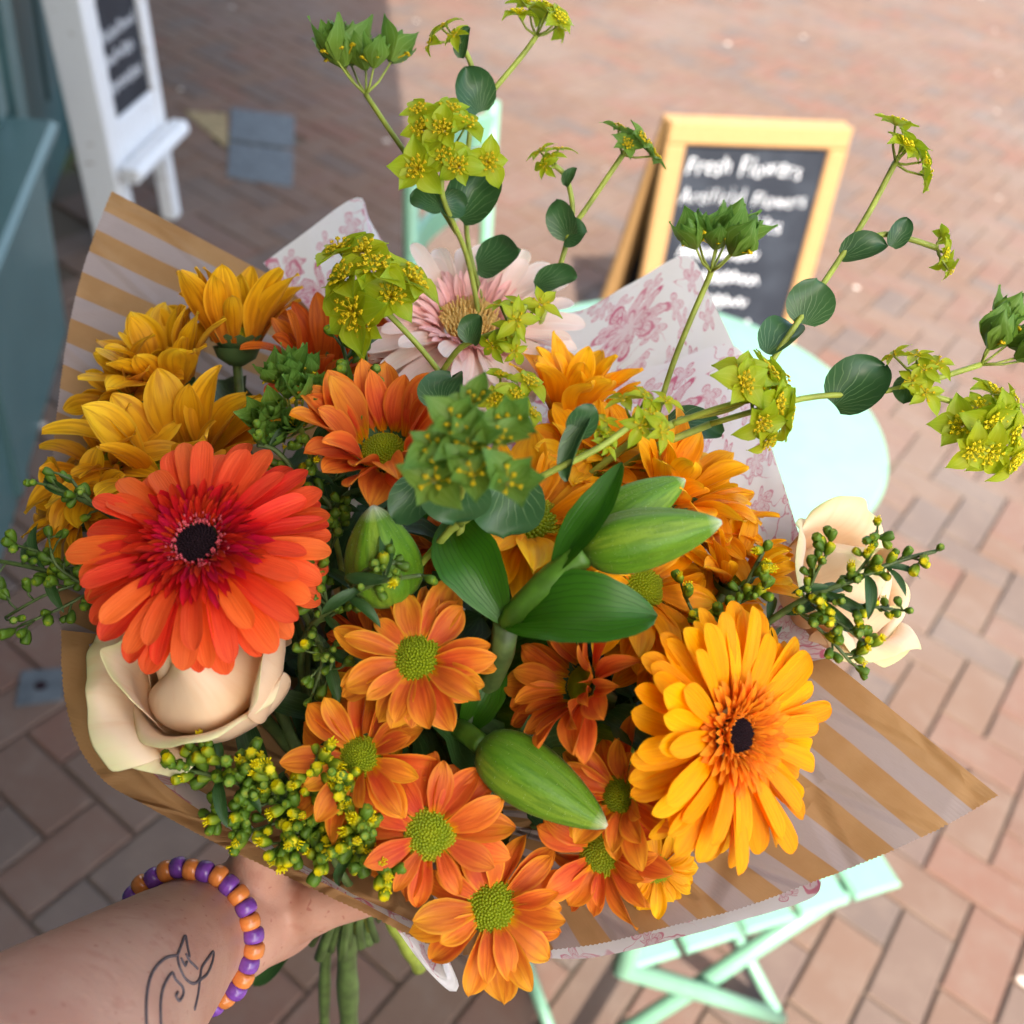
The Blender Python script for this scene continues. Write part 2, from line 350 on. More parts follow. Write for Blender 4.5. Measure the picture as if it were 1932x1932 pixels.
MT['chalk'] = plain('chalk', '#e8ecf2', .9, .1, 300, .15)
g = G('white distressed paint'); nz = g.noise(g.n('Mapping', None, Vector=g.obj(), Scale=(60, 60, 14)).outputs[0], 1., 5.)
MT['white'] = g.fin(g.mix(g.ss(nz, .64, .70), lin('#cfd2d4'), lin('#8f8378')), .45, nrm=g.bump(nz, .15), spec=.4)
g = G('teal paint'); nz = g.noise(g.obj(), 6., 5.); n2 = g.noise(g.obj(), 70., 3.)
MT['teal'] = g.fin(g.mix(g.math('ADD', g.math('MULTIPLY', nz, .7), g.math('MULTIPLY', n2, .3)), lin('#3a5556'), lin('#52706f')), .35, nrm=g.bump(n2, .08), spec=.5)
g = G('shop glass'); MT['glass'] = g.fin(lin('#20302c'), .05, spec=.8)
g = G('upper brickwork'); nz = g.noise(g.obj(), 3., 4.)
MT['render'] = g.fin(g.mix(nz, lin('#cfc4b2'), lin('#ddd5c6')), .9)
g = G('canvas awning'); nz = g.noise(g.obj(), 40., 4.); MT['canvas'] = g.fin(g.mix(nz, lin('#d8d2c0'), lin('#e4dfd0')), .9, .3)  # cloth of the unseen awning that is added for its shade
g = G('clay paver'); o_ = g.n('NewGeometry'); rr = g.math('FRACT', g.math('ADD', g.rand(), o_.outputs['Random Per Island']))
wp = g.n('VectorMath', {'operation': 'ADD'}, _0=o_.outputs[0], _1=g.comb(g.math('MULTIPLY', rr, 9.), g.math('MULTIPLY', rr, 5.), 0.)).outputs[0]
nz = g.noise(wp, 14., 5., .65); n2 = g.noise(wp, 160., 3., .6); n3 = g.noise(o_.outputs[0], 1.3, 3.)
c = g.ramp(rr, [(0, lin('#645044')), (.22, lin('#685347')), (.40, lin('#614e44')), (.58, lin('#6a4e43')), (.72, lin('#665349')), (.82, lin('#5d5049')), (.92, lin('#5b504b')), (1, lin('#644f46'))])
c = g.mix(g.math('MULTIPLY', g.ss(nz, .42, .7), .5), c, lin('#6f6056')); c = g.mix(g.math('MULTIPLY', g.ss(n2, .55, .8), .25), c, lin('#54463f'))
c = g.mix(g.math('MULTIPLY', g.ss(n3, .45, .7), .45), c, lin('#6d645e'))
sp = g.noise(o_.outputs[0], 11., 1.); c = g.mix(g.math('MULTIPLY', g.ss(sp, .77, .785), .7), c, lin('#d5cdc2'))
MT['paver'] = g.fin(c, .85, nrm=g.bump(g.math('ADD', nz, n2), .35, .003), spec=.2)
g = G('joint sand'); o_ = g.n('NewGeometry').outputs[0]; nz = g.noise(o_, 200., 3.); n2 = g.noise(o_, 2.6, 3.)
c = g.mix(nz, lin('#463f38'), lin('#675d52')); c = g.mix(g.math('MULTIPLY', g.ss(n2, .56, .70), .6), c, lin('#5c6a38'))
MT['sand'] = g.fin(c, .95, spec=.1)
MT['steel'] = plain('worn grey cover', '#50565b', .6, .3, 30, .2, bump=.3)
MT['mortar'] = plain('tan mortar', '#8a7b5e', .9, .1, 40, .25, bump=.3)

# ------------------------------------------------------------------ ground
def sheet(name, x0, x1, y0, y1, z, mat):
    o = ob(name, mk(name, [(x0, y0, z), (x1, y0, z), (x1, y1, z), (x0, y1, z)], [(0, 1, 2, 3)], mat)); return tag(o, kind='structure')
ground = sheet('ground', -80, 80, -60, 120, -.009, MT['sand'])
pavement = tag(empty('pavement', Matrix.Translation((0, 2, 0))), kind='structure')
PA = math.radians(-28.5)
def brick_geo():
    c, ch = .0035, .004; v = []; f = []
    for (hx, hy, z) in ((.0978, .0478, -.04), (.0978, .0478, -ch), (.0978 - c, .0478 - c, 0)):
        v += [Vector((a * hx, b * hy, z)) for a, b in ((-1, -1), (1, -1), (1, 1), (-1, 1))]
    for i in range(2):
        for k in range(4): f.append((i * 4 + k, i * 4 + (k + 1) % 4, i * 4 + 4 + (k + 1) % 4, i * 4 + 4 + k))
    f.append((8, 9, 10, 11)); return v, f
bv, bf = brick_geo(); brick_mesh = mk('brick', bv, bf, MT['paver'], smooth=False)
rb = random.Random(3)
cover_boxes = []
for (x, y, z_) in ((490, 280, 0), (78, 1298, 0)):
    cover_boxes.append(Zp(x, y, 0))
cand = []
for i in range(-90, 90):                                   # herringbone: pairs stepping along the diagonal
    for j in range(-60, 60):
        k = i
        for vert in (0, 1):
            # unit cell .1 m; horizontal brick at (i, i+4j), vertical beside it
            if not vert: ux, uy, rot = (i + 1) * .1, (i + .5 + 4 * j) * .1, 0
            else: ux, uy, rot = (i + 2.5) * .1, (i + 4 * j) * .1, PI / 2
            x = ux * math.cos(-PA * -1) - uy * math.sin(PA); y = ux * math.sin(PA) + uy * math.cos(PA)
            X, Y = ux * math.cos(PA) - uy * math.sin(PA) + .03, ux * math.sin(PA) + uy * math.cos(PA) + 2.04
            if not (-4.2 < X < 6.2 and -1.6 < Y < 10.5): continue
            if X < -1.22 - (Y - 1.85) * .3 - .05: continue   # under the shop
            if (Vector((X, Y, 0)) - cover_boxes[0]).length < .115: continue
            M = Matrix.Translation((X, Y, rb.uniform(-.0015, .0015))) @ Matrix.Rotation(PA + rot + rb.uniform(-.012, .012), 4, 'Z') @ Matrix.Rotation(rb.uniform(-.008, .008), 4, 'X')
            q = proj((X, Y, 0)); vis = q[2] > .3 and -60 < q[0] < 1990 and -60 < q[1] < 1990
            hid = ((q[0] - 860) / 720) ** 2 + ((q[1] - 1120) / 660) ** 2 < 1 or (q[0] < 430 and q[1] > 1800)
            size = (1 / q[2] ** 3) if vis and not hid else 0
            cand.append((size, M))
cand.sort(key=lambda t: -t[0])
for s_, M in cand[:300]: ob('brick', brick_mesh, pavement, Matrix.Translation((0, -2, 0)) @ M)
vv = np.array([tuple(p) for p in bv]); V = []; FF = []
for k, (s_, M) in enumerate(cand[300:]):
    a = np.array(M); V.append(vv @ a[:3, :3].T + a[:3, 3]); FF += [tuple(i + k * 12 for i in q) for q in bf]
V = np.vstack(V) - np.array([0, 2, 0])
tag(ob('brick_field', mk('brick_field', V.tolist(), FF, MT['paver'], smooth=False), pavement), kind='stuff')
# repairs let into the paving
def slab(name, quad, z0, z1, mat, label, cat):
    c = sum((Vector(q) for q in quad), Vector()) / 4; v = []
    for z, s in ((z0, 1), (z1 - .002, 1), (z1, .975)):
        for q in quad: p = c + (Vector(q) - c) * s; v.append((p.x - c.x, p.y - c.y, z))
    f = [(i * 4 + k, i * 4 + (k + 1) % 4, i * 4 + 4 + (k + 1) % 4, i * 4 + 4 + k) for i in range(2) for k in range(4)] + [(8, 9, 10, 11)]
    o = ob(name, mk(name, v, f, mat, smooth=False), world=Matrix.Translation((c.x, c.y, 0))); return tag(o, label, cat)
q4 = [Zp(x, y, 0) for x, y in ((428, 335), (552, 355), (556, 220), (436, 205))]
a0, a1 = [(q4[0] + q4[3]) / 2 for _ in (0,)][0], (q4[1] + q4[2]) / 2
slab('repair_slab', [q4[0], q4[1], a1 + (q4[1] - a1) * .04, a0 + (q4[0] - a0) * .04], -.03, .004, MT['steel'], 'larger blue grey repair slab in the shaded paving', 'slab')
slab('repair_slab', [a0 - (q4[0] - a0) * .04, a1 - (q4[1] - a1) * .04, q4[2], q4[3]], -.03, .0045, MT['steel'], 'smaller blue grey repair slab beside the tan mortar', 'slab')
t4 = [Zp(x, y, 0) for x, y in ((422, 275), (430, 272), (428, 214), (345, 210))]
slab('mortar_patch', t4, -.02, .003, MT['mortar'], 'tan mortar wedge beside grey repair slab in the paving', 'mortar')
q4 = [Zp(x, y, 0) for x, y in ((28, 1335), (118, 1322), (122, 1262), (40, 1268))]
cv = slab('drain_cover', q4, -.03, .0045, MT['steel'], 'small grey drain cover with a dark hole in the bricks', 'drain cover')
h = ob('hole', mk('hole', *lathe([(.0, .0062), (.009, .0062), (.011, .005)], 14)[:2], MT['dark']), cv)

# ------------------------------------------------------------------ teal shop, left
BA = math.radians(-17.0)
bv_ = Vector((math.sin(BA), math.cos(BA), 0)); bn = Vector((math.cos(BA), -math.sin(BA), 0))
BO = Vector((-1.09, 1.85, 0))
BM = Matrix(((bn.x, bv_.x, 0, BO.x), (bn.y, bv_.y, 0, BO.y), (0, 0, 1, 0), (0, 0, 0, 1)))   # local x outwards, y along the street
shop = tag(empty('shop', BM), 'teal painted wooden shopfront with window sill', 'shop')
def bp(name, x0, x1, y0, y1, z0, z1, mat, parent=shop, bev=.006):
    v, f = box((x0 + x1) / 2, (y0 + y1) / 2, (z0 + z1) / 2, x1 - x0, y1 - y0, z1 - z0, bev)
    return ob(name, mk(name, v, f, mat, smooth=False), parent)
bp('wall', -.60, -.20, -6, 6, 2.45, 5.2, MT['render'])
bp('plinth', -.30, -.06, -6, .36, -.02, .56, MT['teal'])
for k in range(9): 
    y0 = -5.6 + k * .66
    bp('panel_rail', -.062, -.045, y0, y0 + .07, .02, .54, MT['teal'])
bp('sill', -.32, 0, -6, .30, .562, .60, MT['teal'], bev=.012)
bp('window_pane', -.27, -.255, -6, .22, .602, 2.2, MT['glass'])
for k in range(5): bp('mullion', -.285, -.235, -.42 - k * 1.2, -.36 - k * 1.2, .602, 2.2, MT['teal'])
bp('pilaster', -.30, -.10, .22, .30, .602, 2.3, MT['teal']); bp('pilaster', -.33, -.16, .302, .46, -.02, 2.3, MT['teal'])
bp('pilaster', -.30, -.12, .462, .56, -.02, 2.3, MT['teal'])
bp('door_panel', -.36, -.22, .562, 1.5, -.02, 2.3, MT['teal'])
for k in range(3): bp('moulding', -.222, -.205, .62 + k * .30, .86 + k * .30, .25, 1.9, MT['teal'])
bp('wall', -.60, -.18, 1.502, 6, -.02, 2.44, MT['teal'])
bp('fascia', -.30, -.05, -6, 6, 2.301, 2.72, MT['teal'])
# unseen awning, added to shade bouquet and paving: outer edge set from the shadow line
AZ = 2.62
e0 = Zp(1000, 1930, 0) + sd * (AZ / sd.z); e1 = Zp(740, 110, 0) + sd * (AZ / sd.z); ed = (e1 - e0).normalized()
iv = BM.inverted()
aw = tag(empty('added_awning', BM), 'unseen cream canvas awning added above the teal shopfront for its shade', 'awning')
pts = [iv @ (e0 - ed * 4.5), iv @ (e0 + ed * 8.5)]
cv_ = []; 
for t in np.linspace(0, 1, 14):
    p = pts[0].lerp(pts[1], t)
    for s_ in (0, .25, .5, .75, 1): cv_.append(Vector((-.05 + (p.x + .05) * s_, p.y, 2.95 + (AZ - 2.95) * s_ - .02 * math.sin(PI * s_))))
fcs = [(i * 5 + k, i * 5 + k + 1, i * 5 + k + 6, i * 5 + k + 5) for i in range(13) for k in range(4)]
ob('shade_canopy', mk('shade_canopy', cv_, fcs, MT['canvas']), aw)
ob('shade_front_bar', mk('shade_front_bar', *tube([pts[0], pts[1]], .018)[:2], MT['teal']), aw)

# ------------------------------------------------------------------ mint bistro table and chairs
def part_tube(name, pts, r, mat, parent, n=10): return ob(name, mk(name, *tube(pts, r, n)[:2], mat), parent)
TC = Vector((.252, 1.412, 0)); TR = .328
tb = tag(empty('bistro_table', Matrix.Translation(TC)), 'round mint green metal bistro table in front of the wooden chalkboard', 'table')
pr = [(0.001, .704), (TR - .012, .704), (TR - .004, .700), (TR, .692), (TR, .684), (TR - .006, .682), (TR - .02, .690), (.001, .694)]
ob('table_top', mk('table_top', *lathe(pr, 72)[:2], MT['mint']), tb)
for a in (.5, .5 + PI / 2, .5 + PI, .5 + 1.5 * PI):
    c, s = math.cos(a), math.sin(a)
    part_tube('leg', [(c * .24, s * .24, .685), (c * .06 - s * .03, s * .06 + c * .03, .36), (-c * .23, -s * .23, .008)] if int(a * 2) % 2 else [(c * .23, s * .23, .008), (c * .07, s * .07, .34), (-c * .21, -s * .21, .685)], .011, MT['mint'], tb)
part_tube('stretcher', [(-.12, -.1, .25), (.12, .1, .25)], .008, MT['mint'], tb)
def folding_chair(M, label):
    t = tag(empty('folding_chair', M), label, 'chair', 'mint folding chairs at the table')
    for k in range(5):
        v, f = box(0, -.17 + k * .085, .444, .38, .076, .014, .006); ob('seat_slat', mk('seat_slat', v, f, MT['mint'], smooth=False), t)
    for sx in (-1, 1):
        v, f = box(sx * .10, 0, .424, .02, .34, .022, .004); ob('seat_rail', mk('seat_rail', v, f, MT['mint'], smooth=False), t)
        x = sx * .185
        part_tube('leg', [(x, .25, .85), (x, .21, .45), (x, .0, .22), (x, -.19, .008)], [.015, .014, .013, .013], MT['mint'], t)
        part_tube('leg', [(x * .86, -.17, .425), (x * .86, .0, .22), (x * .86, .20, .008)], .013, MT['mint'], t)
    part_tube('stretcher', [(-.185, -.17, .045), (.185, -.17, .045)], .009, MT['mint'], t)
    part_tube('stretcher', [(-.16, .19, .04), (.16, .19, .04)], .009, MT['mint'], t)
    for z in (.66, .80):
        v = []; f = []
        for i in range(13):
            q = -1 + i / 6; yy = .23 + (z - .62) * .06 + .03 * (1 - q * q)
            for (dy, dz) in ((-.007, -.03), (.007, -.03), (.007, .03), (-.007, .03)): v.append((q * .185, yy + dy, z + dz))
        for i in range(12):
            for k in range(4): f.append((i * 4 + k, i * 4 + 4 + k, i * 4 + 4 + (k + 1) % 4, i * 4 + (k + 1) % 4))
        f += [(0, 1, 2, 3), (51, 50, 49, 48)]
        ob('back_slat', mk('back_slat', v, f, MT['mint'], smooth=False), t)
    return t
def place(x, y, az): return Matrix.Translation((x, y, 0)) @ Matrix.Rotation(-math.radians(az), 4, 'Z')
k = Vector((.619, .78, 0)); uu = Vector((.88, .475, 0)); vv_ = Vector((-.475, .88, 0))
cc = k - uu * .212 + vv_ * .19
folding_chair(Matrix(((vv_.x, -uu.x, 0, cc.x), (vv_.y, -uu.y, 0, cc.y), (0, 0, 1, 0), (0, 0, 0, 1))), 'mint folding chair with slatted seat below the striped kraft paper')
A = Zp(822, 410, .72); B = Zp(912, 335, .72); ux = (B - A); ux.z = 0; ux.normalize(); uy = Vector((-ux.y, ux.x, 0)); m_ = (A + B) / 2; cc = m_ - uy * .22
folding_chair(Matrix(((ux.x, uy.x, 0, cc.x), (ux.y, uy.y, 0, cc.y), (0, 0, 1, 0), (0, 0, 0, 1))), 'mint folding chair whose backrest rises behind the pink gerbera')

# ------------------------------------------------------------------ boards
def word_mesh(txt, size, shear, mat, off, rg):
    mb = MB(); x = 0
    for ch in txt:
        m = text_mesh(ch, size, shear, mat, off); w_ = max(p.co.x for p in m.vertices); M = Tm(x, rg.uniform(-.05, .05) * size, 0) @ Rm(rg.uniform(-.12, .12), 'Z') @ Sm(rg.uniform(.88, 1.08), rg.uniform(.9, 1.12), 1)
        mb.add([M @ p.co for p in m.vertices], [tuple(p.vertices) for p in m.polygons]); x += w_ + size * .07
    return mb.mesh('chalk_lettering', mat, False)
def text_mesh(txt, size, shear=.2, mat=None, off=.0):
    c = bpy.data.curves.new('t', 'FONT'); c.body = txt; c.size = size; c.shear = shear; c.extrude = .0004; c.offset = off; c.space_character = 1.12
    o = bpy.data.objects.new('t', c); COL.objects.link(o); bpy.context.view_layer.update()
    m = bpy.data.meshes.new_from_object(o.evaluated_get(bpy.context.evaluated_depsgraph_get())); bpy.data.objects.remove(o); bpy.data.curves.remove(c)
    m.materials.clear(); m.materials.append(mat); return m
def scribble(wd, h, rng, mat):
    pts = []; n = max(6, int(wd / h * 3.2))
    for i in range(n):
        pts.append(Vector((i / (n - 1) * wd, (h * rng.uniform(.55, 1.0) if i % 2 else h * rng.uniform(-.1, .15)), 0)))
    sp = spline(pts, 5); v, f, u = tube(sp, .0022, 5); return mk('chalk_writing', [(p.x, p.y, p.z * .25) for p in v], f, mat)
# wooden chalkboard (local x along width, y up the face, z out of the face)
TL, TRr = Zp(1262, 226, .76), Zp(1607, 240, .76)
xs = (TRr - TL).normalized(); nrm = Vector((xs.y, -xs.x, 0)); ys = (Vector((0, 0, 1)) * .985 - nrm * .17).normalized(); zs = xs.cross(ys)
WD = (TRr - TL).length; LH = .775
SM = mat4(TL - ys * LH, Matrix((xs, ys, zs)).transposed())
sg = tag(empty('wooden_chalkboard', SM), 'wooden framed A-board with white chalk writing about fresh flowers', 'chalkboard')
def sb(name, x0, x1, y0, y1, z0, z1, mat, parent=sg, bev=.005):
    v, f = box((x0 + x1) / 2, (y0 + y1) / 2, (z0 + z1) / 2, x1 - x0, y1 - y0, z1 - z0, bev); return ob(name, mk(name, v, f, mat, smooth=False), parent)
sb('board', .05, WD - .05, .08, LH - .06, -.006, .002, MT['board'])
fw = .054
sb('frame_rail', 0.001, WD - .001, LH - fw, LH, -.012, .014, MT['wood']); sb('frame_rail', fw + .001, WD - fw - .001, .05, .05 + fw, -.012, .0125, MT['wood'])
sb('frame_stile', 0, fw, 0, LH - fw - .001, -.0125, .0135, MT['wood']); sb('frame_stile', WD - fw, WD, 0, LH - fw - .001, -.0125, .0135, MT['wood'])
RM = Matrix.Translation((0, LH - .01, -.016)) @ Matrix.Rotation(.32, 4, 'X') @ Matrix.Translation((0, -LH + .01, 0))
rear = sb('rear_panel', .05, WD - .05, .08, LH - .06, -.012, -.002, MT['board']); rear.matrix_local = RM
for x0 in (0, WD - fw):
    o = sb('rear_stile', x0, x0 + fw, 0, LH, -.026, -.001, MT['wood']); o.matrix_local = RM
o = sb('rear_rail', fw + .001, WD - fw - .001, LH - fw, LH, -.025, -.002, MT['wood']); o.matrix_local = RM
lines = [('Fresh  Flowers', .34, .064), ('Artificial Flowers', .36, .056), ('Cards  Gifts', .29, .056)]
y = LH - fw - .070; rs_ = random.Random(4)
for i, (tx, wd, sz) in enumerate(lines):
    full = text_mesh(tx, sz, .18, MT['chalk']); xsz = max(p.co.x for p in full.vertices); cur = 0
    for wi, wtx in enumerate(tx.split()):
        m = word_mesh(wtx, sz, .12, MT['chalk'], -.0012, rs_); mw = max(p.co.x for p in m.vertices)
        ob('chalk_lettering', m, sg, Matrix.Translation((fw + .014 + (.03 if i == 2 else 0) + cur, y - cur * .03, .0026)) @ Matrix.Rotation(-.012 * (i + 1), 4, 'Z') @ Matrix.Diagonal((wd / xsz, 1.05, 1, 1))); cur += (mw + sz * .55) * wd / xsz
    y -= .072
rs = random.Random(5)
for i, (x, wd) in enumerate(((.10, .24), (.09, .27), (.12, .22), (.10, .27))):
    ob('chalk_writing', scribble(wd, .034, rs, MT['chalk']), sg, Matrix.Translation((fw + x - .06, y, .003)) @ Matrix.Rotation(-.03, 4, 'Z')); y -= .066
# white distressed board by the shop
b0, b1 = Zp(203, 318, .30), Zp(303, 224, .30)
xs = (b1 - b0); xs.z = 0; WB = xs.length; xs.normalize(); nrm = Vector((xs.y, -xs.x, 0)); ys = (Vector((0, 0, 1)) - nrm * .10).normalized(); zs = xs.cross(ys)
base = b0 - ys * .30
wm = mat4(base, Matrix((xs, ys, zs)).transposed())
wb = tag(empty('white_chalkboard', wm), 'white distressed framed chalkboard with ledge beside the teal shopfront', 'chalkboard')
HB = 1.25
def wp_(name, *a, **k): return sb(name, *a, parent=wb, **k)
wp_('board', .04, WB - .03, .36, HB - .06, -.006, .002, MT['board'])
wp_('frame_stile', .031, .075, 0, HB, -.03, .018, MT['white']); wp_('frame_stile', WB - .045, WB, 0, HB, -.03, .018, MT['white'])
wp_('side_board', 0, .03, 0, HB, -.085, .0175, MT['white'])
wp_('frame_rail', .076, WB - .046, .26, .40, -.03, .015, MT['white']); wp_('frame_rail', .076, WB - .046, HB - .08, HB, -.03, .015, MT['white'])
wp_('ledge', .01, WB + .01, .26, .30, .0185, .085, MT['white'], bev=.012)
rw = random.Random(9)
for i, (yy, wd) in enumerate(((1.06, .3), (.95, .26), (.83, .3), (.70, .31), (.59, .26), (.53, .22), (.46, .25))):
    ob('chalk_writing', scribble(wd * .78, .06 if i < 4 else .035, rw, MT['chalk']), wb, Matrix.Translation((.10, yy, .003)))

# ------------------------------------------------------------------ the bouquet: hand point and stems
UPW = Vector((0, 0, 1)); BT = P(652, 1690, .565)             # where the hand closes round the stems
AX = (P(760, 1200, .40) - BT).normalized()
def depth(x, y): return (.385 + .00024 * (1100 - y)) if y < 1100 else (.385 + .00006 * (y - 1100))
rs = random.Random(21); stem_n = [0]
def stem_path(p, n, low=.03):
    i = stem_n[0]; stem_n[0] += 1
    a = i * 2.39996; r = .0028 * math.sqrt(i % 34)
    fx = frame(AX); off = fx @ Vector((math.cos(a) * r, math.sin(a) * r, 0))
    T = BT + off
    k = (p - T).length
    c1 = p - n * k * .25; c2 = T + AX * k * .35
    out = []
    for t in np.linspace(0, 1, 12): out.append(p * (1 - t) ** 3 + 3 * c1 * t * (1 - t) ** 2 + 3 * c2 * t * t * (1 - t) + T * t ** 3)
    out.append(T - AX * low * .5 + off * .2); out.append(T - AX * low + off * .6); return out

def petal_geo(L, W, prof, a0, a1, cup, groove=0., wave=0., seed=0, nu=12, nv=6, sweep=0.):
    rg = random.Random(seed); ph = rg.uniform(0, 6); v = []; f = []; u = []
    x = z = 0; tp = 0; pt, pw = zip(*prof)
    for i in range(nu + 1):
        t = 1 - (1 - i / nu) ** 1.5; a = a0 + (a1 - a0) * t; x += math.cos(a) * (t - tp) * L; z += math.sin(a) * (t - tp) * L; tp = t
        wd = W * float(np.interp(t, pt, pw))
        for j in range(nv + 1):
            s = -1 + 2 * j / nv
            lf = cup * W * s * s * (wd / W) + groove * W * math.cos(3 * PI * s) * min(1, 3 * (1 - t) + .2) + wave * W * math.sin(ph + 7 * t + 2 * s) * t
            v.append(Vector((x - math.sin(a) * lf, wd * s + sweep * L * t * t, z + math.cos(a) * lf))); u.append((t, j / nv))
    for i in range(nu):
        for j in range(nv): k = i * (nv + 1) + j; f.append((k, k + nv + 1, k + nv + 2, k + 1))
    return v, f, u
GP = [(0, .34), (.15, .5), (.5, .93), (.75, 1), (.88, .9), (.95, .66), (.985, .36), (1, .1)]
CP = [(0, .3), (.2, .6), (.45, .95), (.62, 1), (.78, .84), (.9, .52), (.965, .26), (1, .04)]
LP = [(0, .1), (.08, .3), (.25, .75), (.45, 1), (.65, .93), (.82, .62), (.93, .3), (1, .02)]
PM = {}
def petal_meshes(kind, mat, W, prof, a0, a1, cup, groove, wave, n=5, nu=12, nv=6):
    key = (kind, mat)
    if key not in PM:
        rg = random.Random(hash(kind) % 97 if False else len(kind) * 7 + len(mat)); L = []
        for i in range(n):
            g_ = petal_geo(1, W * rg.uniform(.9, 1.1), prof, a0 + rg.uniform(-.08, .08), a1 + rg.uniform(-.28, .28), cup * rg.uniform(.6, 1.4), groove, wave, i * 13 + 1, nu, nv, rg.uniform(-.06, .06))
            L.append(mk(kind, g_[0], g_[1], MT[mat], True, g_[2]))
        PM[key] = L
    return PM[key]
def Tm(x, y, z): return Matrix.Translation((x, y, z))
def Rm(a, ax): return Matrix.Rotation(a, 4, ax)
def Sm(x, y, z): return Matrix.Diagonal((x, y, z, 1))
def dots(nd, R, hgt, rad, ring=1.0, up=.0, seed=0, inner=0., mats=None, spike=1.0):   # bumps on a low dome
    mb = MB(); rg = random.Random(seed)
    for i in range(nd):
        q = math.sqrt((i + .5) / nd * (1 - inner * inner) + inner * inner); a = i * 2.39996
        r = R * q * ring; z = hgt * (1 - q * q) + up
        s = rad * (.85 + .3 * rg.random()); c = Vector((r * math.cos(a), r * math.sin(a), z)); nn = Vector((c.x * hgt / R * 1.2, c.y * hgt / R * 1.2, R)).normalized()
        fx = frame(nn); v = [c + fx @ Vector((s * math.cos(k * PI / 3), s * math.sin(k * PI / 3), -s * .3)) for k in range(6)] + [c + fx @ Vector((s * .6 * math.cos(k * PI / 3 + .5), s * .6 * math.sin(k * PI / 3 + .5), s * .65 * spike)) for k in range(6)] + [c + nn * s * .95 * spike]
        f = [(k, (k + 1) % 6, 6 + (k + 1) % 6, 6 + k) for k in range(6)] + [(6 + k, 6 + (k + 1) % 6, 12) for k in range(6)]
        mb.add(v, f, [(q, 0)] * 13)
    n = 20; pr = [(R * ring * t, hgt * (1 - t * t) + up - rad * .25) for t in (0.001, .25, .5, .75, .95, 1.0)] + [(R * ring * .9, up - R * .12)]
    v, f, u = lathe(pr, n); mb.add(v, f, [(min(1, x[0] * 1.3), 0) for x in u]); return mb
DISC = None
def stem_obj(t, p, n, r, mat='dstem', low=.03):
    pts = stem_path(p, n, low); m = mk('stem', *tube(pts, [r * 1.15] * 2 + [r] * (len(pts) - 2), 7)[:2], MT[mat]); return wob('stem', m, t)
LEAFM = {}
def leaf_geo(kind):
    if kind not in LEAFM:
        if kind == 'fol':
            L = [mk('leaf', *petal_geo(1, .22 + .05 * i, [(0, .12), (.1, .4), (.25, .6), (.32, .95), (.4, .7), (.55, 1), (.62, .68), (.75, .7), (.85, .4), (1, .02)], .2, -.6 - .2 * i, .5, 0, .25, i, 10, 4), None, True) for i in range(3)]
        LEAFM[kind] = L
    return LEAFM[kind]
def narrow_leaf_meshes(mat, W=.14, n=3):
    key = ('leaf', mat, W)
    if key not in PM:
        PM[key] = []
        for i in range(n):
            g_ = petal_geo(1, W, LP, .3 + .1 * i, -.5 - .3 * i, .5, 0, .1, i + 3, 10, 4, .05 * (i - 1)); PM[key].append(mk('leaf', g_[0], g_[1], MT[mat], True, g_[2]))
    return PM[key]
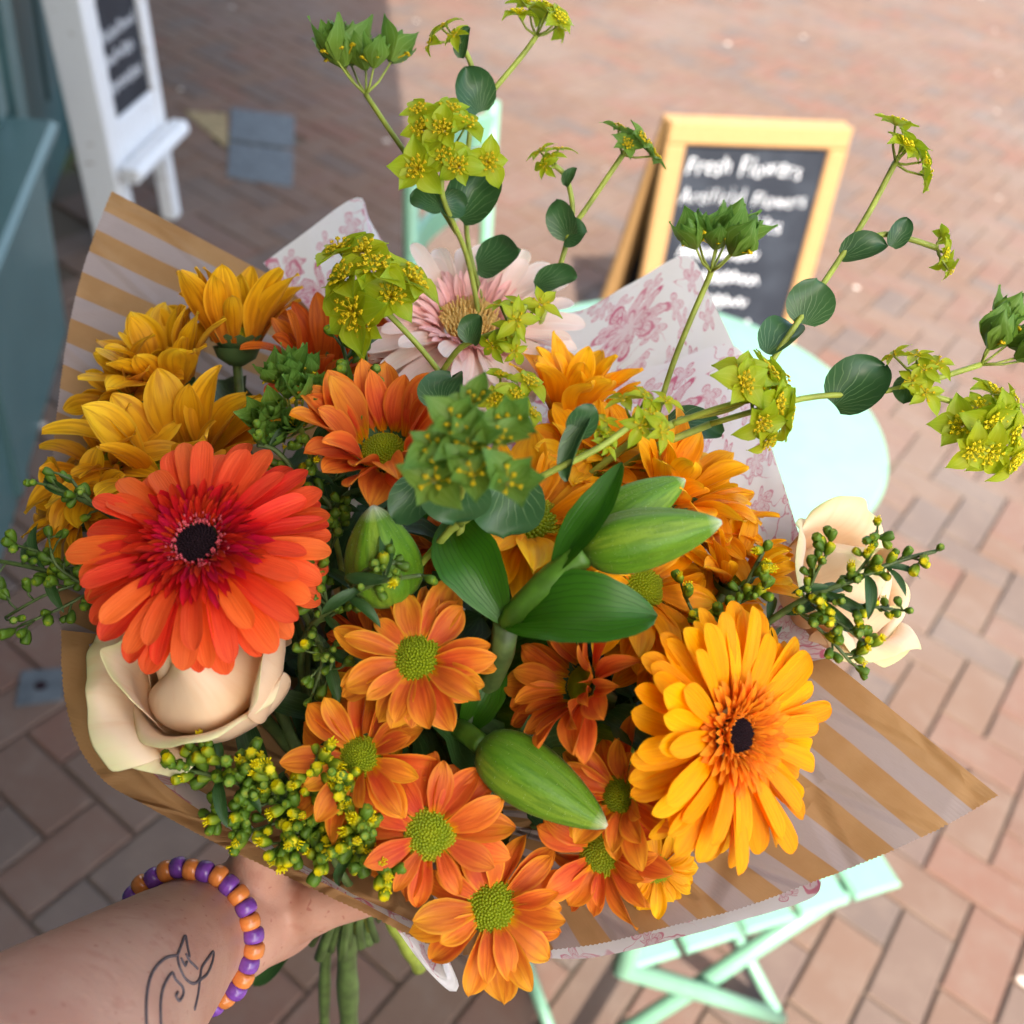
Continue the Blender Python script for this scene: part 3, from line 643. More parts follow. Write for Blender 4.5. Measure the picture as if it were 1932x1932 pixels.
def chrys(px, py, d, rpx, n, pal, label, e=(-.05, .35), cnt=17, seed=0, disc=.29, leaves=4, layers=2):
    """daisy chrysanthemum: e = elevation of the outer and the inner ring of petals"""
    global DISC
    rg = random.Random(seed * 31 + int(px)); R = rpx * d / F; nn = N(*n); p = P(px, py, d)
    t = tag(empty('daisy_chrysanthemum', mat4(p, frame(nn, RW @ Vector((0, 1, 0.1))))), label, 'flower', 'daisy chrysanthemums in the bouquet')
    ms = petal_meshes('petal', pal, .222, CP, .24, -.42, .36, .05, .14, 10)
    for ly in range(layers):
        c = cnt - ly * 5
        for i in range(c):
            a = 2 * PI * (i + .5 * ly + rg.uniform(-.3, .3)) / c; el = e[ly if ly < len(e) else -1] * (1.25 if e[0] > .4 else 1) + rg.uniform(-.22, .22); s = R * (1 - .12 * ly) * rg.uniform(.74, 1.14) * 1.04
            if rg.random() < .05: continue
            ob('petal', rg.choice(ms), t, Rm(a, 'Z') @ Tm(R * disc * (.92 if e[0] > .4 else .62), 0, R * (-.03 + .05 * ly)) @ Rm(-el, 'Y') @ Rm(rg.gauss(0, .28), 'X') @ Rm(rg.gauss(0, .07), 'Z') @ Sm(s * .80, s * .80 * rg.uniform(.8, 1.2), s * .80 * rg.uniform(.6, 1.5)))
    if DISC is None:
        DISC = dots(210, 1, .38, .085, seed=3).mesh('disc', MT['disc'])
    dk = disc * rg.uniform(.88, 1.12) * (.82 if e[0] > .4 else 1); ob('disc', DISC, t, Tm(0, 0, R * .02) @ Sm(R * dk, R * dk, R * dk * rg.uniform(.7, 1.3)))
    key = 'calyx'
    if key not in PM:
        mb = MB()
        for ly in range(2):
            for i in range(14):
                g_ = petal_geo(1, .28, CP, .0, .7, .3, 0, 0, i, 4, 2); a = 2 * PI * (i + .5 * ly) / 14
                mb.add([Rm(a, 'Z') @ Tm(.2, 0, -.08 - .12 * ly) @ Rm(-.35 - .35 * ly, 'Y') @ (q * (.8 - .12 * ly)) for q in g_[0]], g_[1], g_[2])
        mb.add(*lathe([(.001, -.42), (.2, -.40), (.5, -.2), (.62, .1)], 14)); PM[key] = mb.mesh('calyx', MT['calyx'])
    up_ = e[0] > .4; ob('calyx', PM[key], t, Tm(0, 0, R * (-.13 if up_ else -.16)) @ Sm(R * (.43 if up_ else .4), R * (.43 if up_ else .4), R * .42))
    stem_obj(t, p - nn * R * .2, nn, .0021)
    path = stem_path(p, nn); stem_n[0] -= 1
    lm = petal_meshes('leaf', 'fleaf', .24, [(0, .12), (.1, .4), (.25, .6), (.32, .95), (.4, .66), (.55, 1), (.62, .64), (.75, .7), (.85, .4), (1, .02)], .3, -.7, .5, 0, .3, 3, 10, 4)
    inv = t.matrix_world.inverted()
    for i in range(leaves):
        q = path[2 + i % 7]; dr = Vector((rg.gauss(0, 1), rg.gauss(0, 1), rg.gauss(0, .4))).normalized(); s = rg.uniform(.038, .06)
        M = mat4(q, frame((UPW + dr * .3).normalized(), dr)) @ Rm(rg.uniform(0, 6.3), 'Z')
        ob('leaf', rg.choice(lm), t, inv @ M @ Rm(rg.uniform(-.3, .5), 'Y') @ Sm(s, s, s))
    return t
def gerbera(px, py, d, rpx, n, pal, pin, label, rings, inner, disc_mat, seed, dark=True, e=0., ring_r=.46, cr=.155, anth='anther'):
    rg = random.Random(seed); R = rpx * d / F; nn = N(*n); p = P(px, py, d)
    t = tag(empty('gerbera', mat4(p, frame(nn, RW @ Vector((0, 1, 0.1))))), label, 'flower')
    ms = petal_meshes('petal', pal, .128, GP, .10, -.26, .30, .045, .04, 8); mi = petal_meshes('inner_petal', pin, .15, CP, .35, -.1, .5, 0, 0, 3, 6, 4)
    for ly, (c, ln, el, z) in enumerate(rings):
        for i in range(c):
            a = 2 * PI * (i + .5 * ly + rg.uniform(-.25, .25)) / c; s = R * ln * rg.uniform(.93, 1.04)
            r0 = R * .22
            ob('petal', rg.choice(ms), t, Rm(a, 'Z') @ Tm(r0, 0, R * z) @ Rm(-el - e - rg.uniform(-.10, .10), 'Y') @ Rm(rg.uniform(-.28, .28), 'X') @ Sm(s - r0, s * .80 * rg.uniform(.85, 1.15), s * .8))
    for (c, r0, ln, el, z) in inner:
        for i in range(c):
            a = 2 * PI * (i + rg.uniform(-.35, .35)) / c; s = R * ln * rg.uniform(.8, 1.15)
            ob('inner_petal', rg.choice(mi), t, Rm(a, 'Z') @ Tm(R * r0 * rg.uniform(.95, 1.05), 0, R * z) @ Rm(-el - rg.uniform(-.2, .2), 'Y') @ Sm(s, s * rg.uniform(.7, 1.0), s))
    if dark:
        mb = dots(150, cr, .02, .013, seed=2, spike=1.6); ob('centre', mb.mesh('centre', MT['dark']), t, Tm(0, 0, R * .06) @ Sm(R, R, R))
        mb = MB(); 
        for i in range(150):
            a = rg.uniform(0, 2 * PI); r = rg.uniform(cr * .95, cr * 1.55); h_ = rg.uniform(.03, .075); q = Vector((math.cos(a) * r, math.sin(a) * r, .045))
            tip = q + Vector((math.cos(a) * rg.uniform(-.01, .03), math.sin(a) * rg.uniform(-.01, .03), h_)); mb.add(*tube([q, tip], [.008, .011], 5))
        tag(ob('stamens', mb.mesh('stamens', MT[anth]), t, Sm(R, R, R)), kind='stuff')
    else:
        mb = MB()
        for i in range(190):
            a = i * 2.39996; r = cr * 1.35 * math.sqrt((i + .5) / 190); q = Vector((math.cos(a) * r, math.sin(a) * r, .03)); hh = rg.uniform(.08, .13)
            mb.add(*tube([q, q + Vector((math.cos(a) * r * .25, math.sin(a) * r * .25, hh))], [.012, .009], 5))
        ob('disc', mb.mesh('disc', MT[disc_mat]), t, Sm(R, R, R))
    ob('calyx', PM['calyx'], t, Tm(0, 0, -R * .05) @ Sm(R * .26, R * .26, R * .26)) if 'calyx' in PM else None
    stem_obj(t, p - nn * R * .12, nn, .003); return t
# -- daisies
O = 'orange'; A_ = 'amber'; B_ = 'bronze'; U_ = 'rust'
D = depth
CH = [
 (787, 1243, .385, 158, (-.05, .35, .94), 'tang', 'orange daisy with green eye touching the lowest petals of lily leaves', (.0, .3), 17, 1),
 (680, 1428, .392, 150, (-.12, .38, .92), 'tang', 'orange daisy with green eye between cream rose and goldenrod', (.05, .4), 16, 2),
 (812, 1572, .385, 168, (.0, .25, .97), O, 'widest orange daisy, its round green eye fully open, beside the goldenrod', (-.05, .22), 15, 3),
 (930, 1712, .392, 165, (.08, .30, .94), 'tang', 'orange daisy hanging over the front paper edge', (-.05, .3), 16, 4),
 (1095, 1290, .395, 150, (-.78, .30, .55), O, 'half closed orange daisy below the broad lily leaf', (.42, .75), 16, 5),
 (1172, 1502, .392, 140, (-.55, .30, .78), 'tang', 'orange daisy between the hanging lily bud and golden gerbera', (.25, .75), 15, 6),
 (1135, 1610, .402, 135, (-.35, .10, .93), O, 'shaded orange daisy under the golden gerbera, above bare striped paper', (.05, .55), 15, 7),
 (724, 850, .42, 190, (-.02, .66, .75), O, 'upright orange daisy beside the goldenrod spike, green eye in a cup', (.6, .9), 17, 8),
 (1000, 985, .415, 205, (.22, .55, .80), A_, 'large amber daisy between lily leaves and round bupleurum leaves', (.15, .5), 17, 9),
 (1212, 1112, .412, 165, (.45, .20, .87), A_, 'amber daisy peeping out under the fuzzy lily bud', (.1, .45), 16, 10),
 (1080, 778, .47, 160, (.22, .88, .42), A_, 'amber daisy in profile under the pink gerbera', (.8, 1.1), 16, 11),
 (1270, 930, .435, 168, (.55, .68, .48), A_, 'amber daisy in profile above the pale upper lily bud', (.6, .95), 15, 12),
 (1385, 1085, .43, 140, (.25, .80, .55), A_, 'amber daisy in profile touching the right hand cream rose', (.6, 1.0), 14, 13),
 (446, 640, .50, 165, (.05, .97, .22), B_, 'bronze yellow daisy in profile showing its dark green calyx', (.95, 1.2), 17, 14),
 (322, 715, .49, 162, (-.22, .82, .53), B_, 'bronze yellow daisy against the striped paper with tall cupped petals', (.7, 1.05), 17, 15),
 (238, 748, .485, 138, (-.55, .55, .62), B_, 'small bronze yellow daisy pressed to the striped paper', (.3, .7), 15, 16),
 (338, 885, .462, 222, (-.05, .78, .62), B_, 'largest bronze yellow daisy rising behind the red gerbera', (.55, .95), 16, 17),
 (200, 890, .46, 158, (-.4, .6, .7), B_, 'bronze yellow daisy at the paper edge behind the red gerbera', (.2, .7), 15, 18),
 (150, 965, .45, 138, (-.5, .45, .74), B_, 'bronze yellow daisy partly under the goldenrod buds at the paper edge', (.1, .5), 14, 19),
 (605, 700, .50, 150, (.12, .70, .70), U_, 'rust orange daisy behind the round green bupleurum head', (.6, .95), 15, 20),
 (735, 695, .51, 110, (.1, .85, .5), U_, 'deep rust daisy in shadow behind the pink gerbera', (.5, .9), 14, 21),
 (722, 1320, .425, 120, (.1, .4, .9), A_, 'shaded amber daisy tucked between two front orange daisies', (.1, .4), 15, 22),
 (700, 1215, .43, 110, (-.3, .4, .87), U_, 'dark rust daisy half hidden left of a green eyed daisy', (.0, .4), 14, 23),
 (1245, 1240, .43, 100, (.3, .4, .86), A_, 'amber daisy tucked behind the golden gerbera and lily leaf', (.1, .5), 14, 24),
 (835, 1040, .465, 80, (.2, .5, .84), U_, 'small dark rust daisy deep between lily bud and lily leaf', (.2, .6), 13, 25),
 (1240, 1640, .425, 90, (.1, .1, .98), A_, 'amber daisy peeping below the golden gerbera', (.0, .3), 14, 26),
 (870, 1400, .45, 100, (.1, .4, .9), U_, 'rust daisy in deep shade behind the green eyed daisies', (.1, .4), 13, 27),
 (1110, 880, .445, 150, (.15, .72, .68), A_, 'golden daisy just behind the folded bupleurum leaf', (.35, .7), 16, 28),
 (1335, 990, .445, 150, (.42, .62, .66), A_, 'golden daisy fanned out beyond the fuzzy lily bud tip', (.3, .7), 16, 29),
 (1195, 880, .455, 140, (.25, .75, .6), A_, 'golden daisy tucked under the starry bupleurum head', (.45, .8), 16, 30),
 (1330, 1150, .435, 120, (.3, .5, .8), A_, 'golden daisy between lily leaf tip and golden gerbera petals', (.2, .6), 15, 31),
]
for (x, y, d, r, n, pal, lab, e, c, sd_) in CH: chrys(x, y, d, r, n, pal, lab, e, c, sd_, leaves=0 if sd_ in (26, 7, 4, 16, 19, 2, 3, 22, 6, 23, 27) else (5 if sd_ in (11, 12, 13, 14, 15, 18) else 9))

# -- gerberas
gerbera(376, 1030, .385, 250, (-.02, .50, .86), 'red', 'red_in', 'red orange gerbera with crimson ring and black centre',
        [(28, 1.0, .04, -.02), (26, .97, -.12, -.07), (14, .88, .14, .01)], [(60, .22, .33, .10, .03), (54, .20, .24, .26, .045), (48, .18, .19, .48, .05), (40, .165, .12, .8, .05)], None, 11)
gerbera(1385, 1385, .385, 250, (.58, .10, .80), 'gold', 'gold_in', 'golden orange gerbera with black centre against striped paper',
        [(32, 1.0, .16, -.02), (30, .97, .0, -.06), (16, .86, .28, .01)], [(56, .22, .26, .3, .02), (52, .18, .23, .5, .04), (48, .16, .18, .75, .05), (40, .145, .12, .95, .05)], None, 12, anth='gold_in', cr=.135)
gerbera(885, 618, .50, 222, (.06, .60, .80), 'pink', 'pink_in', 'pale pink gerbera with apricot centre at the back of the bouquet',
        [(26, 1.0, .30, -.02), (24, .95, .06, -.07), (16, .85, .5, .01)], [(40, .26, .34, .55, .0), (36, .24, .28, .8, .02)], 'cream_disc', 13, dark=False)

# -- roses
def rose(px, py, d, rpx, n, label, spin, seed):
    rg = random.Random(seed); R = rpx * d / F; nn = N(*n); p = P(px, py, d)
    t = tag(empty('rose', mat4(p - nn * R * .9, frame(nn, RW @ Vector((0, 1, .1))) @ Matrix.Rotation(spin, 3, 'Z'))), label, 'flower', 'cream roses in the bouquet')
    def shell(th, half, Rm_, Hh, close, flare, roll, sag=0., tip=.08):
        v = []; f = []; u = []; nu, nv = 22, 20; ph = rg.uniform(0, 6)
        for i in range(nu + 1):
            tt = i / nu
            for j in range(nv + 1):
                s = -1 + 2 * j / nv
                wd = half * (.40 + .60 * math.sin(min(1, tt * 1.5) * PI / 2)) * (1 - .30 * max(0, (tt - .72) / .28) ** 2)
                top = Hh * (1 - .18 * abs(s) ** 2.5 + tip * math.exp(-(s * 4) ** 2) + .025 * math.sin(ph + 5 * s))
                th_ = th + wd * s
                rr = Rm_ * (math.sin(min(1, tt / .6) * PI / 2) ** .75)
                if tt > .5: rr *= 1 - close * ((tt - .5) / .5) ** 1.5
                k = max(0, (tt - .70) / .30); rr += Rm_ * flare * k ** 1.6 * (1 + .25 * math.sin(ph + 3 * s))
                rr *= 1 + .05 * s * s
                z = top * tt * (1 - .0) - roll * Rm_ * k ** 2.2 - sag * Rm_ * tt
                if roll and k > .6: rr += Rm_ * .0
                q_ = Vector((rr * math.cos(th_), rr * math.sin(th_), z)); k3 = mnoise.noise_vector(q_ / R * 1.6 + Vector((ph, th, 0))) * (.07 * R * tt) + mnoise.noise_vector(q_ / R * 5 + Vector((0, ph, th))) * (.018 * R * tt); v.append(q_ + k3); u.append((tt, j / nv))
        for i in range(nu):
            for j in range(nv): q = i * (nv + 1) + j; f.append((q, q + 1, q + nv + 2, q + nv + 1))
        m = mk('petal', v, f, MT['rose'], True, u); o = ob('petal', m, t)
        so = o.modifiers.new('thick', 'SOLIDIFY'); so.thickness = .00035 ; ss_ = o.modifiers.new('sub', 'SUBSURF'); ss_.levels = 1; ss_.render_levels = 1
        return o
    for (th, half, rr_, hh, cl, fl, ro, sg_) in ((.6, 1.9, .46, 1.58, .80, 0, 0, 0), (3.5, 1.9, .54, 1.62, .70, 0, 0, 0), (-.85, 1.75, .76, 1.70, .66, .0, 0, 0), (2.2, 1.4, .74, 1.62, .45, .03, .0, 0),
            (3.35, .85, .82, 1.60, .16, .08, .04, 0), (-1.35, 1.35, .87, 1.22, .06, .20, .20, 0), (.12, .85, .93, 1.62, -.02, .16, .03, 0), (1.5, 1.1, .93, 1.45, -.02, .26, .14, 0),
            (3.55, .95, .95, 1.42, -.05, .34, .20, .02), (4.25, .6, .93, 1.05, -.04, .30, .16, .04), (2.55, .75, .96, 1.48, -.06, .40, .22, .0)):
        shell(th, half, R * rr_, R * hh, cl, fl, ro, sg_)
    for i in range(5):
        a = i * 2 * PI / 5; g_ = petal_geo(R * 1.0, R * .17, LP, -.2, -1.1, .4, 0, .1, i, 8, 3); ob('sepal', mk('sepal', g_[0], g_[1], MT['fleaf'], True, g_[2]), t, Rm(a, 'Z') @ Tm(R * .12, 0, -.001))
    ob('hip', mk('hip', *lathe([(.001, -R * .25), (R * .13, -R * .2), (R * .2, -R * .05), (R * .16, R * .04)], 12)[:2], MT['calyx']), t)
    stem_obj(t, p - nn * R * 1.1, nn, .0028); return t
rose(388, 1256, .407, 168, (-.22, .52, .82), 'cream rose tucked under the red gerbera', 0., 4)
rose(1590, 1108, .448, 128, (.45, .55, .70), 'pale cream rose behind the goldenrod spray beside the table edge', 1.2, 8)

# -- lilies
def lily_bud(t, base, tip, rad, roll=0.):
    L = (tip - base).length; pr = []
    for i in range(23):
        q = i / 22; r = rad * (math.sin(PI * min(1, q ** .75 * .985 + .015)) ** .62) * (1 - .18 * q); 
        if i == 22: r = rad * .06
        pr.append((max(r, rad * .06), q * L))
    v, f, u = lathe(pr, 36)
    nv = []
    for p, (tt, a) in zip(v, u):
        th = a * 2 * PI; k = 1 - .2 * (abs(math.cos(1.5 * th)) ** 6) * math.sin(PI * min(1, tt * 1.02)) ** .5 + .05 * math.cos(3 * th) * math.sin(PI * tt) - .04 * abs(math.cos(1.5 * th + PI / 2)) ** 14
        nv.append(Vector((p.x * k, p.y * k, p.z)))
    f.append(tuple((22) * 36 + k for k in range(36)))
    M = mat4(base, frame(tip - base, RW @ Vector((0, 0, -1)))) @ Rm(roll, 'Z')
    o = ob('bud', mk('bud', nv, f, MT['lbud'], True, u), t, t.matrix_world.inverted() @ M)
    rg = random.Random(int(L * 1e5)); fz = MB()
    for _ in range(380):                                    # downy hairs
        i = rg.randrange(36, 21 * 36); q = nv[i] + (nv[min(i + 1, len(nv) - 1)] - nv[i]) * rg.random() * .9
        ou = (Vector((q.x, q.y, 0)).normalized() + Vector((rg.gauss(0, .5), rg.gauss(0, .5), rg.gauss(.3, .5)))).normalized(); sd2 = ou.orthogonal().normalized() * .00005; e_ = q + ou * rg.uniform(.0005, .0013)
        fz.add([q - sd2, q + sd2, e_], [(0, 1, 2)])
    tag(ob('fuzz', fz.mesh('fuzz', MT['fuzz'], False), o), kind='stuff'); return o
def lily_leaf(t, pts, W, nrm, mat='lleaf', cup=.45):
    sp = spline(pts, 5); n = len(sp) - 1; pt, pw = zip(*LP); v = []; f = []; u = []
    nrm = N(*nrm)
    for i, p in enumerate(sp):
        tt = i / n; tan = (sp[min(i + 1, n)] - sp[max(i - 1, 0)]).normalized(); side = tan.cross(nrm).normalized(); up = side.cross(tan); wd = W * float(np.interp(tt, pt, pw))
        for j in range(9):
            s = -1 + j / 4; v.append(p + side * wd * s + up * (cup * wd * s * s - .03 * W * math.cos(s * PI * 4) - .06 * W * math.exp(-(s * 5) ** 2))); u.append((tt, j / 8))
    for i in range(n):
        for j in range(8): k = i * 9 + j; f.append((k, k + 9, k + 10, k + 1))
    return wob('leaf', mk('leaf', v, f, MT[mat], True, u), t)
def pedicel(t, pts, r): return wob('pedicel', mk('pedicel', *tube(spline(pts, 5), r, 9)[:2], MT['lstem']), t)
J = P(955, 1178, .385)
l1 = tag(empty('lily_stem', Matrix.Translation(J)), 'lily stem with two plump fuzzy buds and three broad glossy leaves', 'lily')
lily_bud(l1, P(1100, 1040, .372), P(1362, 985, .365), .0128, .3)
lily_bud(l1, P(1120, 1005, .392), P(1292, 905, .40), .0118, .9)
pedicel(l1, [J, P(1010, 1120, .378), P(1105, 1040, .372)], [.004] * 2 + [.005] * 4 + [.0055] * 5)
pedicel(l1, [J + Vector((.001, .001, 0)), P(1030, 1090, .388), P(1122, 1005, .392)], .0035)
lily_leaf(l1, [J, P(905, 1085, .382), P(870, 1030, .386), P(843, 978, .40)], .0126, (-.25, .25, .93))
lily_leaf(l1, [P(1040, 1085, .375), P(1085, 1020, .368), P(1135, 950, .366), P(1174, 872, .372)], .0078, (-.5, .35, .8))
lily_leaf(l1, [J, P(1040, 1160, .368), P(1140, 1160, .362), P(1240, 1162, .366)], .0150, (.05, .55, .83))
stem_obj(l1, J, N(0, .7, .7), .0045)
J2 = P(845, 1370, .42)
l2 = tag(empty('lily_stem', Matrix.Translation(J2)), 'lily stem with a drooping fuzzy bud above the widest orange daisy', 'lily')
lily_bud(l2, P(905, 1402, .395), P(1145, 1560, .382), .0152, .9)
pedicel(l2, [J2, P(875, 1380, .405), P(912, 1408, .394)], .0042)
lily_bud(l2, P(935, 1350, .43), P(1250, 1420, .425), .0165, .2)
pedicel(l2, [J2, P(890, 1345, .43), P(940, 1352, .43)], .004)
lily_leaf(l2, [P(870, 1385, .415), P(905, 1330, .41), P(918, 1270, .412), P(905, 1205, .42)], .0085, (.2, .3, .93))
lily_leaf(l2, [P(880, 1320, .44), P(960, 1250, .435), P(1040, 1210, .43), P(1110, 1190, .43)], .0125, (.0, .4, .9))
stem_obj(l2, J2, N(0, .7, .7), .0045)
J3 = P(742, 1125, .425)
l3 = tag(empty('lily_stem', Matrix.Translation(J3)), 'lily stem with one upright squat bud right of the red gerbera', 'lily')
lily_bud(l3, P(735, 1135, .402), P(704, 955, .383), .0168, .5)
stem_obj(l3, J3, N(0, .7, .7), .004)
lily_leaf(l3, [P(790, 1090, .47), P(790, 1000, .475), P(775, 900, .48), P(775, 660, .51)], .010, (.0, .5, .87))

# -- bupleurum
CUPS = {}
def cup_mesh(kind):
    if kind in CUPS: return CUPS[kind]
    L = []
    spread = {'closed': (.75, 1.75), 'half': (.55, .7), 'open': (.35, -.2), 'star': (.25, -.35)}[kind[0]]; mat = kind[1]
    for q in range(3):
        rg = random.Random(q + 5); mb = MB()
        for ly in range(2 if kind[0] == 'closed' else 1):
            for i in range(5):
                a = 2 * PI * (i + .5 * ly + rg.uniform(-.15, .15)) / 5; s = (1. - .22 * ly) * rg.uniform(.72, 1.15)
                g_ = petal_geo(1, .40 if kind[0] != 'star' else .27, [(0, .25), (.12, .6), (.35, 1), (.52, .92), (.70, .58), (.86, .24), (1, .01)], spread[0] + .15 * ly, spread[1] + rg.uniform(-.5, .4), .45, 0, .08, q * 7 + i, 7, 4)
                mb.add([Rm(a, 'Z') @ Tm(.06, 0, .03 * ly) @ (p * s) for p in g_[0]], g_[1], g_[2], 0)
        nf = {'closed': 4, 'half': 6, 'open': 15, 'star': 5}[kind[0]]
        for i in range(nf):
            a = i * 2.39996; r = .40 * math.sqrt((i + .4) / nf); b = Vector((0, 0, .05)); tp = Vector((r * math.cos(a), r * math.sin(a), rg.uniform(.22, .34) if kind[0] != 'star' else .14))
            mb.add(*tube([b, tp], .014, 4), 1)
            s = .052
            for (dx, dy) in ((.03, 0), (-.02, .03), (-.015, -.03)):
                c = tp + Vector((dx, dy, 0)); v = [c + Vector(k) * s for k in ((1, 0, 0), (0, 1, 0), (-1, 0, 0), (0, -1, 0), (0, 0, .9), (0, 0, -.9))]
                mb.add(v, [(0, 1, 4), (1, 2, 4), (2, 3, 4), (3, 0, 4), (1, 0, 5), (2, 1, 5), (3, 2, 5), (0, 3, 5)], None, 1)
        L.append(mb.mesh('flower_cup', [MT[mat], MT['fl_b' if kind[2:] else 'fl_y']]))
    CUPS[kind] = L; return L
def umbel(t, px, py, d, rpx, n, kind, cnt, cup, node=None, seed=0, dome=.35):
    """umbel = stalks from one node to cups spread over a low dome; rpx spread of the cups, cup = cup size in px"""
    cnt = max(4, int(cnt * .62 + .5)); cup *= {'closed': 1.32, 'half': 1.05, 'open': .93, 'star': 1.0}[kind[0]]; rpx *= 1.06
    rg = random.Random(seed + int(px * 3 + py)); nn = N(*n); c = P(px, py, d); R = rpx * d / F; cs = cup * d / F
    nd = P(*node) if node else c - nn * R * 1.25
    fx = frame(nn, RW @ Vector((0, 1, .2))); mb = MB(); cups = []
    for i in range(cnt):
        q = math.sqrt((i + .25) / cnt); a = i * 2.39996 + seed + rg.uniform(-.3, .3)
        tip = c + fx @ Vector((math.cos(a) * R * q, math.sin(a) * R * q, -dome * R * q * q + rg.uniform(-.16, .16) * R))
        dr = (tip - nd).normalized(); bse = tip - dr * cs * .15; mid = nd.lerp(bse, .5) - nn * R * .08
        mb.add(*tube([nd, mid, bse], [.0007, .00055, .0005], 5)); cups.append((bse, (dr * .6 + nn * .5 + Vector((rg.gauss(0, .16), rg.gauss(0, .16), rg.gauss(0, .16)))).normalized()))
    u = ob('umbel', MB().add([q - nd for q in mb.v], mb.f).mesh('umbel', MT['stem']), t, t.matrix_world.inverted() @ Matrix.Translation(nd))
    ms = cup_mesh(kind)
    for (b, dr) in cups:
        s = cs * rg.uniform(.82, 1.15); 
        o = ob('flower_cup', rg.choice(ms), u, Matrix.Translation(b - nd) @ frame(dr, Vector((rg.uniform(-1, 1), rg.uniform(-1, 1), .3))).to_4x4() @ Sm(s, s, s))
    return nd
def round_leaf(t, px, py, d, base, rpx, wid, n, cup=.35, curl=-.5, mat='bleaf'):
    """perfoliate leaf from its base pixel outwards to the tip at (px, py)"""
    b = P(*base); tip = P(px, py, d); nn = N(*n); ax = (tip - b); L = ax.length; ax.normalize(); y = nn.cross(ax).normalized(); z = ax.cross(y)
    prof = [(0, .42), (.06, .62), (.18, .86), (.36, 1), (.55, .99), (.74, .84), (.88, .58), (.96, .3), (1, .03)]
    g_ = petal_geo(L * 1.04, L * wid, prof, -curl * .5, curl * .5, cup, 0, .13, int(px), 14, 10)
    uv = [(min(1, p.length / L), (math.atan2(p.y, p.x + .06 * L) / PI + .5)) for p in g_[0]]
    M = Matrix(((ax.x, y.x, z.x, b.x), (ax.y, y.y, z.y, b.y), (ax.z, y.z, z.z, b.z), (0, 0, 0, 1)))
    return ob('leaf', mk('leaf', g_[0], g_[1], MT[mat], True, uv), t, t.matrix_world.inverted() @ M)
def bup(label, root, *stems):
    p = P(*root); t = tag(empty('bupleurum_stem', Matrix.Translation(p)), label, 'greenery', 'bupleurum stems in the bouquet')
    for s in stems:
        pts = [P(*q) for q in s]; r = [.0013] * (5 * (len(pts) - 1) + 1); wob('stem', mk('stem', *tube(spline(pts, 5), r, 7)[:2], MT['stem']), t)
    stem_obj(t, p, (P(*stems[0][1]) - p).normalized() if stems else AX, .0014, 'stem'); return t
OY, OG, CG, HG, SG, OB = ('open', 'br_y'), ('open', 'br_g'), ('closed', 'br_g'), ('half', 'br_g'), ('star', 'br_y'), ('open', 'br_y', 1)
# 1 tall stem left of centre
t = bup('bupleurum stem with tall cupped green head and large yellow head', (905, 600, .50), ((905, 600, .50), (880, 480, .485), (835, 370, .465), (840, 300, .46)), ((862, 440, .478), (800, 340, .48), (735, 245, .482), (690, 178, .485)))
umbel(t, 678, 108, .485, 74, (-.05, .93, .35), CG, 9, 62, (690, 178, .485), 1, .1)
umbel(t, 845, 258, .455, 90, (.02, .25, .97), OY, 15, 56, (838, 300, .475), 2)
round_leaf(t, 775, 372, .468, (832, 395, .47), 0, .52, (-.2, .5, .84))
round_leaf(t, 930, 318, .475, (865, 412, .48), 0, .42, (.35, .35, .87), cup=.8)
round_leaf(t, 880, 385, .475, (830, 385, .47), 0, .5, (.3, -.2, .93))
# 2 tall centre pair
t = bup('bupleurum stem with small topmost head and heart shaped leaves', (930, 620, .51), ((930, 620, .51), (885, 470, .50), (880, 330, .495), (893, 190, .49), (890, 125, .485), (862, 70, .48)), ((893, 215, .492), (935, 165, .49), (985, 105, .49), (1012, 68, .49)))
umbel(t, 838, 48, .478, 42, (-.2, .7, .7), SG, 7, 36, (862, 74, .48), 3)
umbel(t, 1035, 28, .49, 66, (.35, .85, .4), OB, 9, 48, (1012, 68, .49), 4, .15)
round_leaf(t, 884, 52, .478, (872, 110, .482), 0, .33, (-.4, .3, .87), cup=.6)
round_leaf(t, 878, 128, .48, (905, 212, .49), 0, .48, (.1, .2, .97), cup=.4)
round_leaf(t, 978, 470, .49, (900, 505, .50), 0, .5, (.2, .4, .9), curl=.5)
# 3 right of centre
t = bup('bupleurum stem with two small heads against the brick paving', (1010, 640, .50), ((1010, 640, .50), (1060, 490, .49), (1075, 440, .488), (1115, 380, .485), (1175, 292, .482)), ((1075, 440, .488), (1080, 390, .487), (1068, 335, .485), (1046, 312, .483)))
umbel(t, 1205, 262, .48, 52, (.45, .7, .55), OG, 8, 42, (1175, 292, .482), 5)
umbel(t, 1030, 288, .48, 34, (-.15, .6, .78), SG, 7, 32, (1046, 315, .483), 6)
round_leaf(t, 1088, 318, .48, (1068, 352, .485), 0, .35, (-.3, .3, .9), cup=.7)
round_leaf(t, 1106, 438, .482, (1066, 450, .488), 0, .7, (.2, .3, .93), cup=.3)
round_leaf(t, 1050, 378, .482, (1075, 450, .488), 0, .4, (-.5, .2, .84))
round_leaf(t, 1086, 520, .485, (1010, 545, .492), 0, .42, (-.1, .5, .86))
# 4 yellow head by tissue
t = bup('bupleurum stem with broad yellow head before the white tissue point', (850, 730, .45), ((850, 730, .45), (800, 665, .44), (752, 612, .435), (715, 575, .43)))
umbel(t, 690, 520, .425, 100, (-.05, .30, .95), OY, 13, 76, (720, 575, .435), 7)
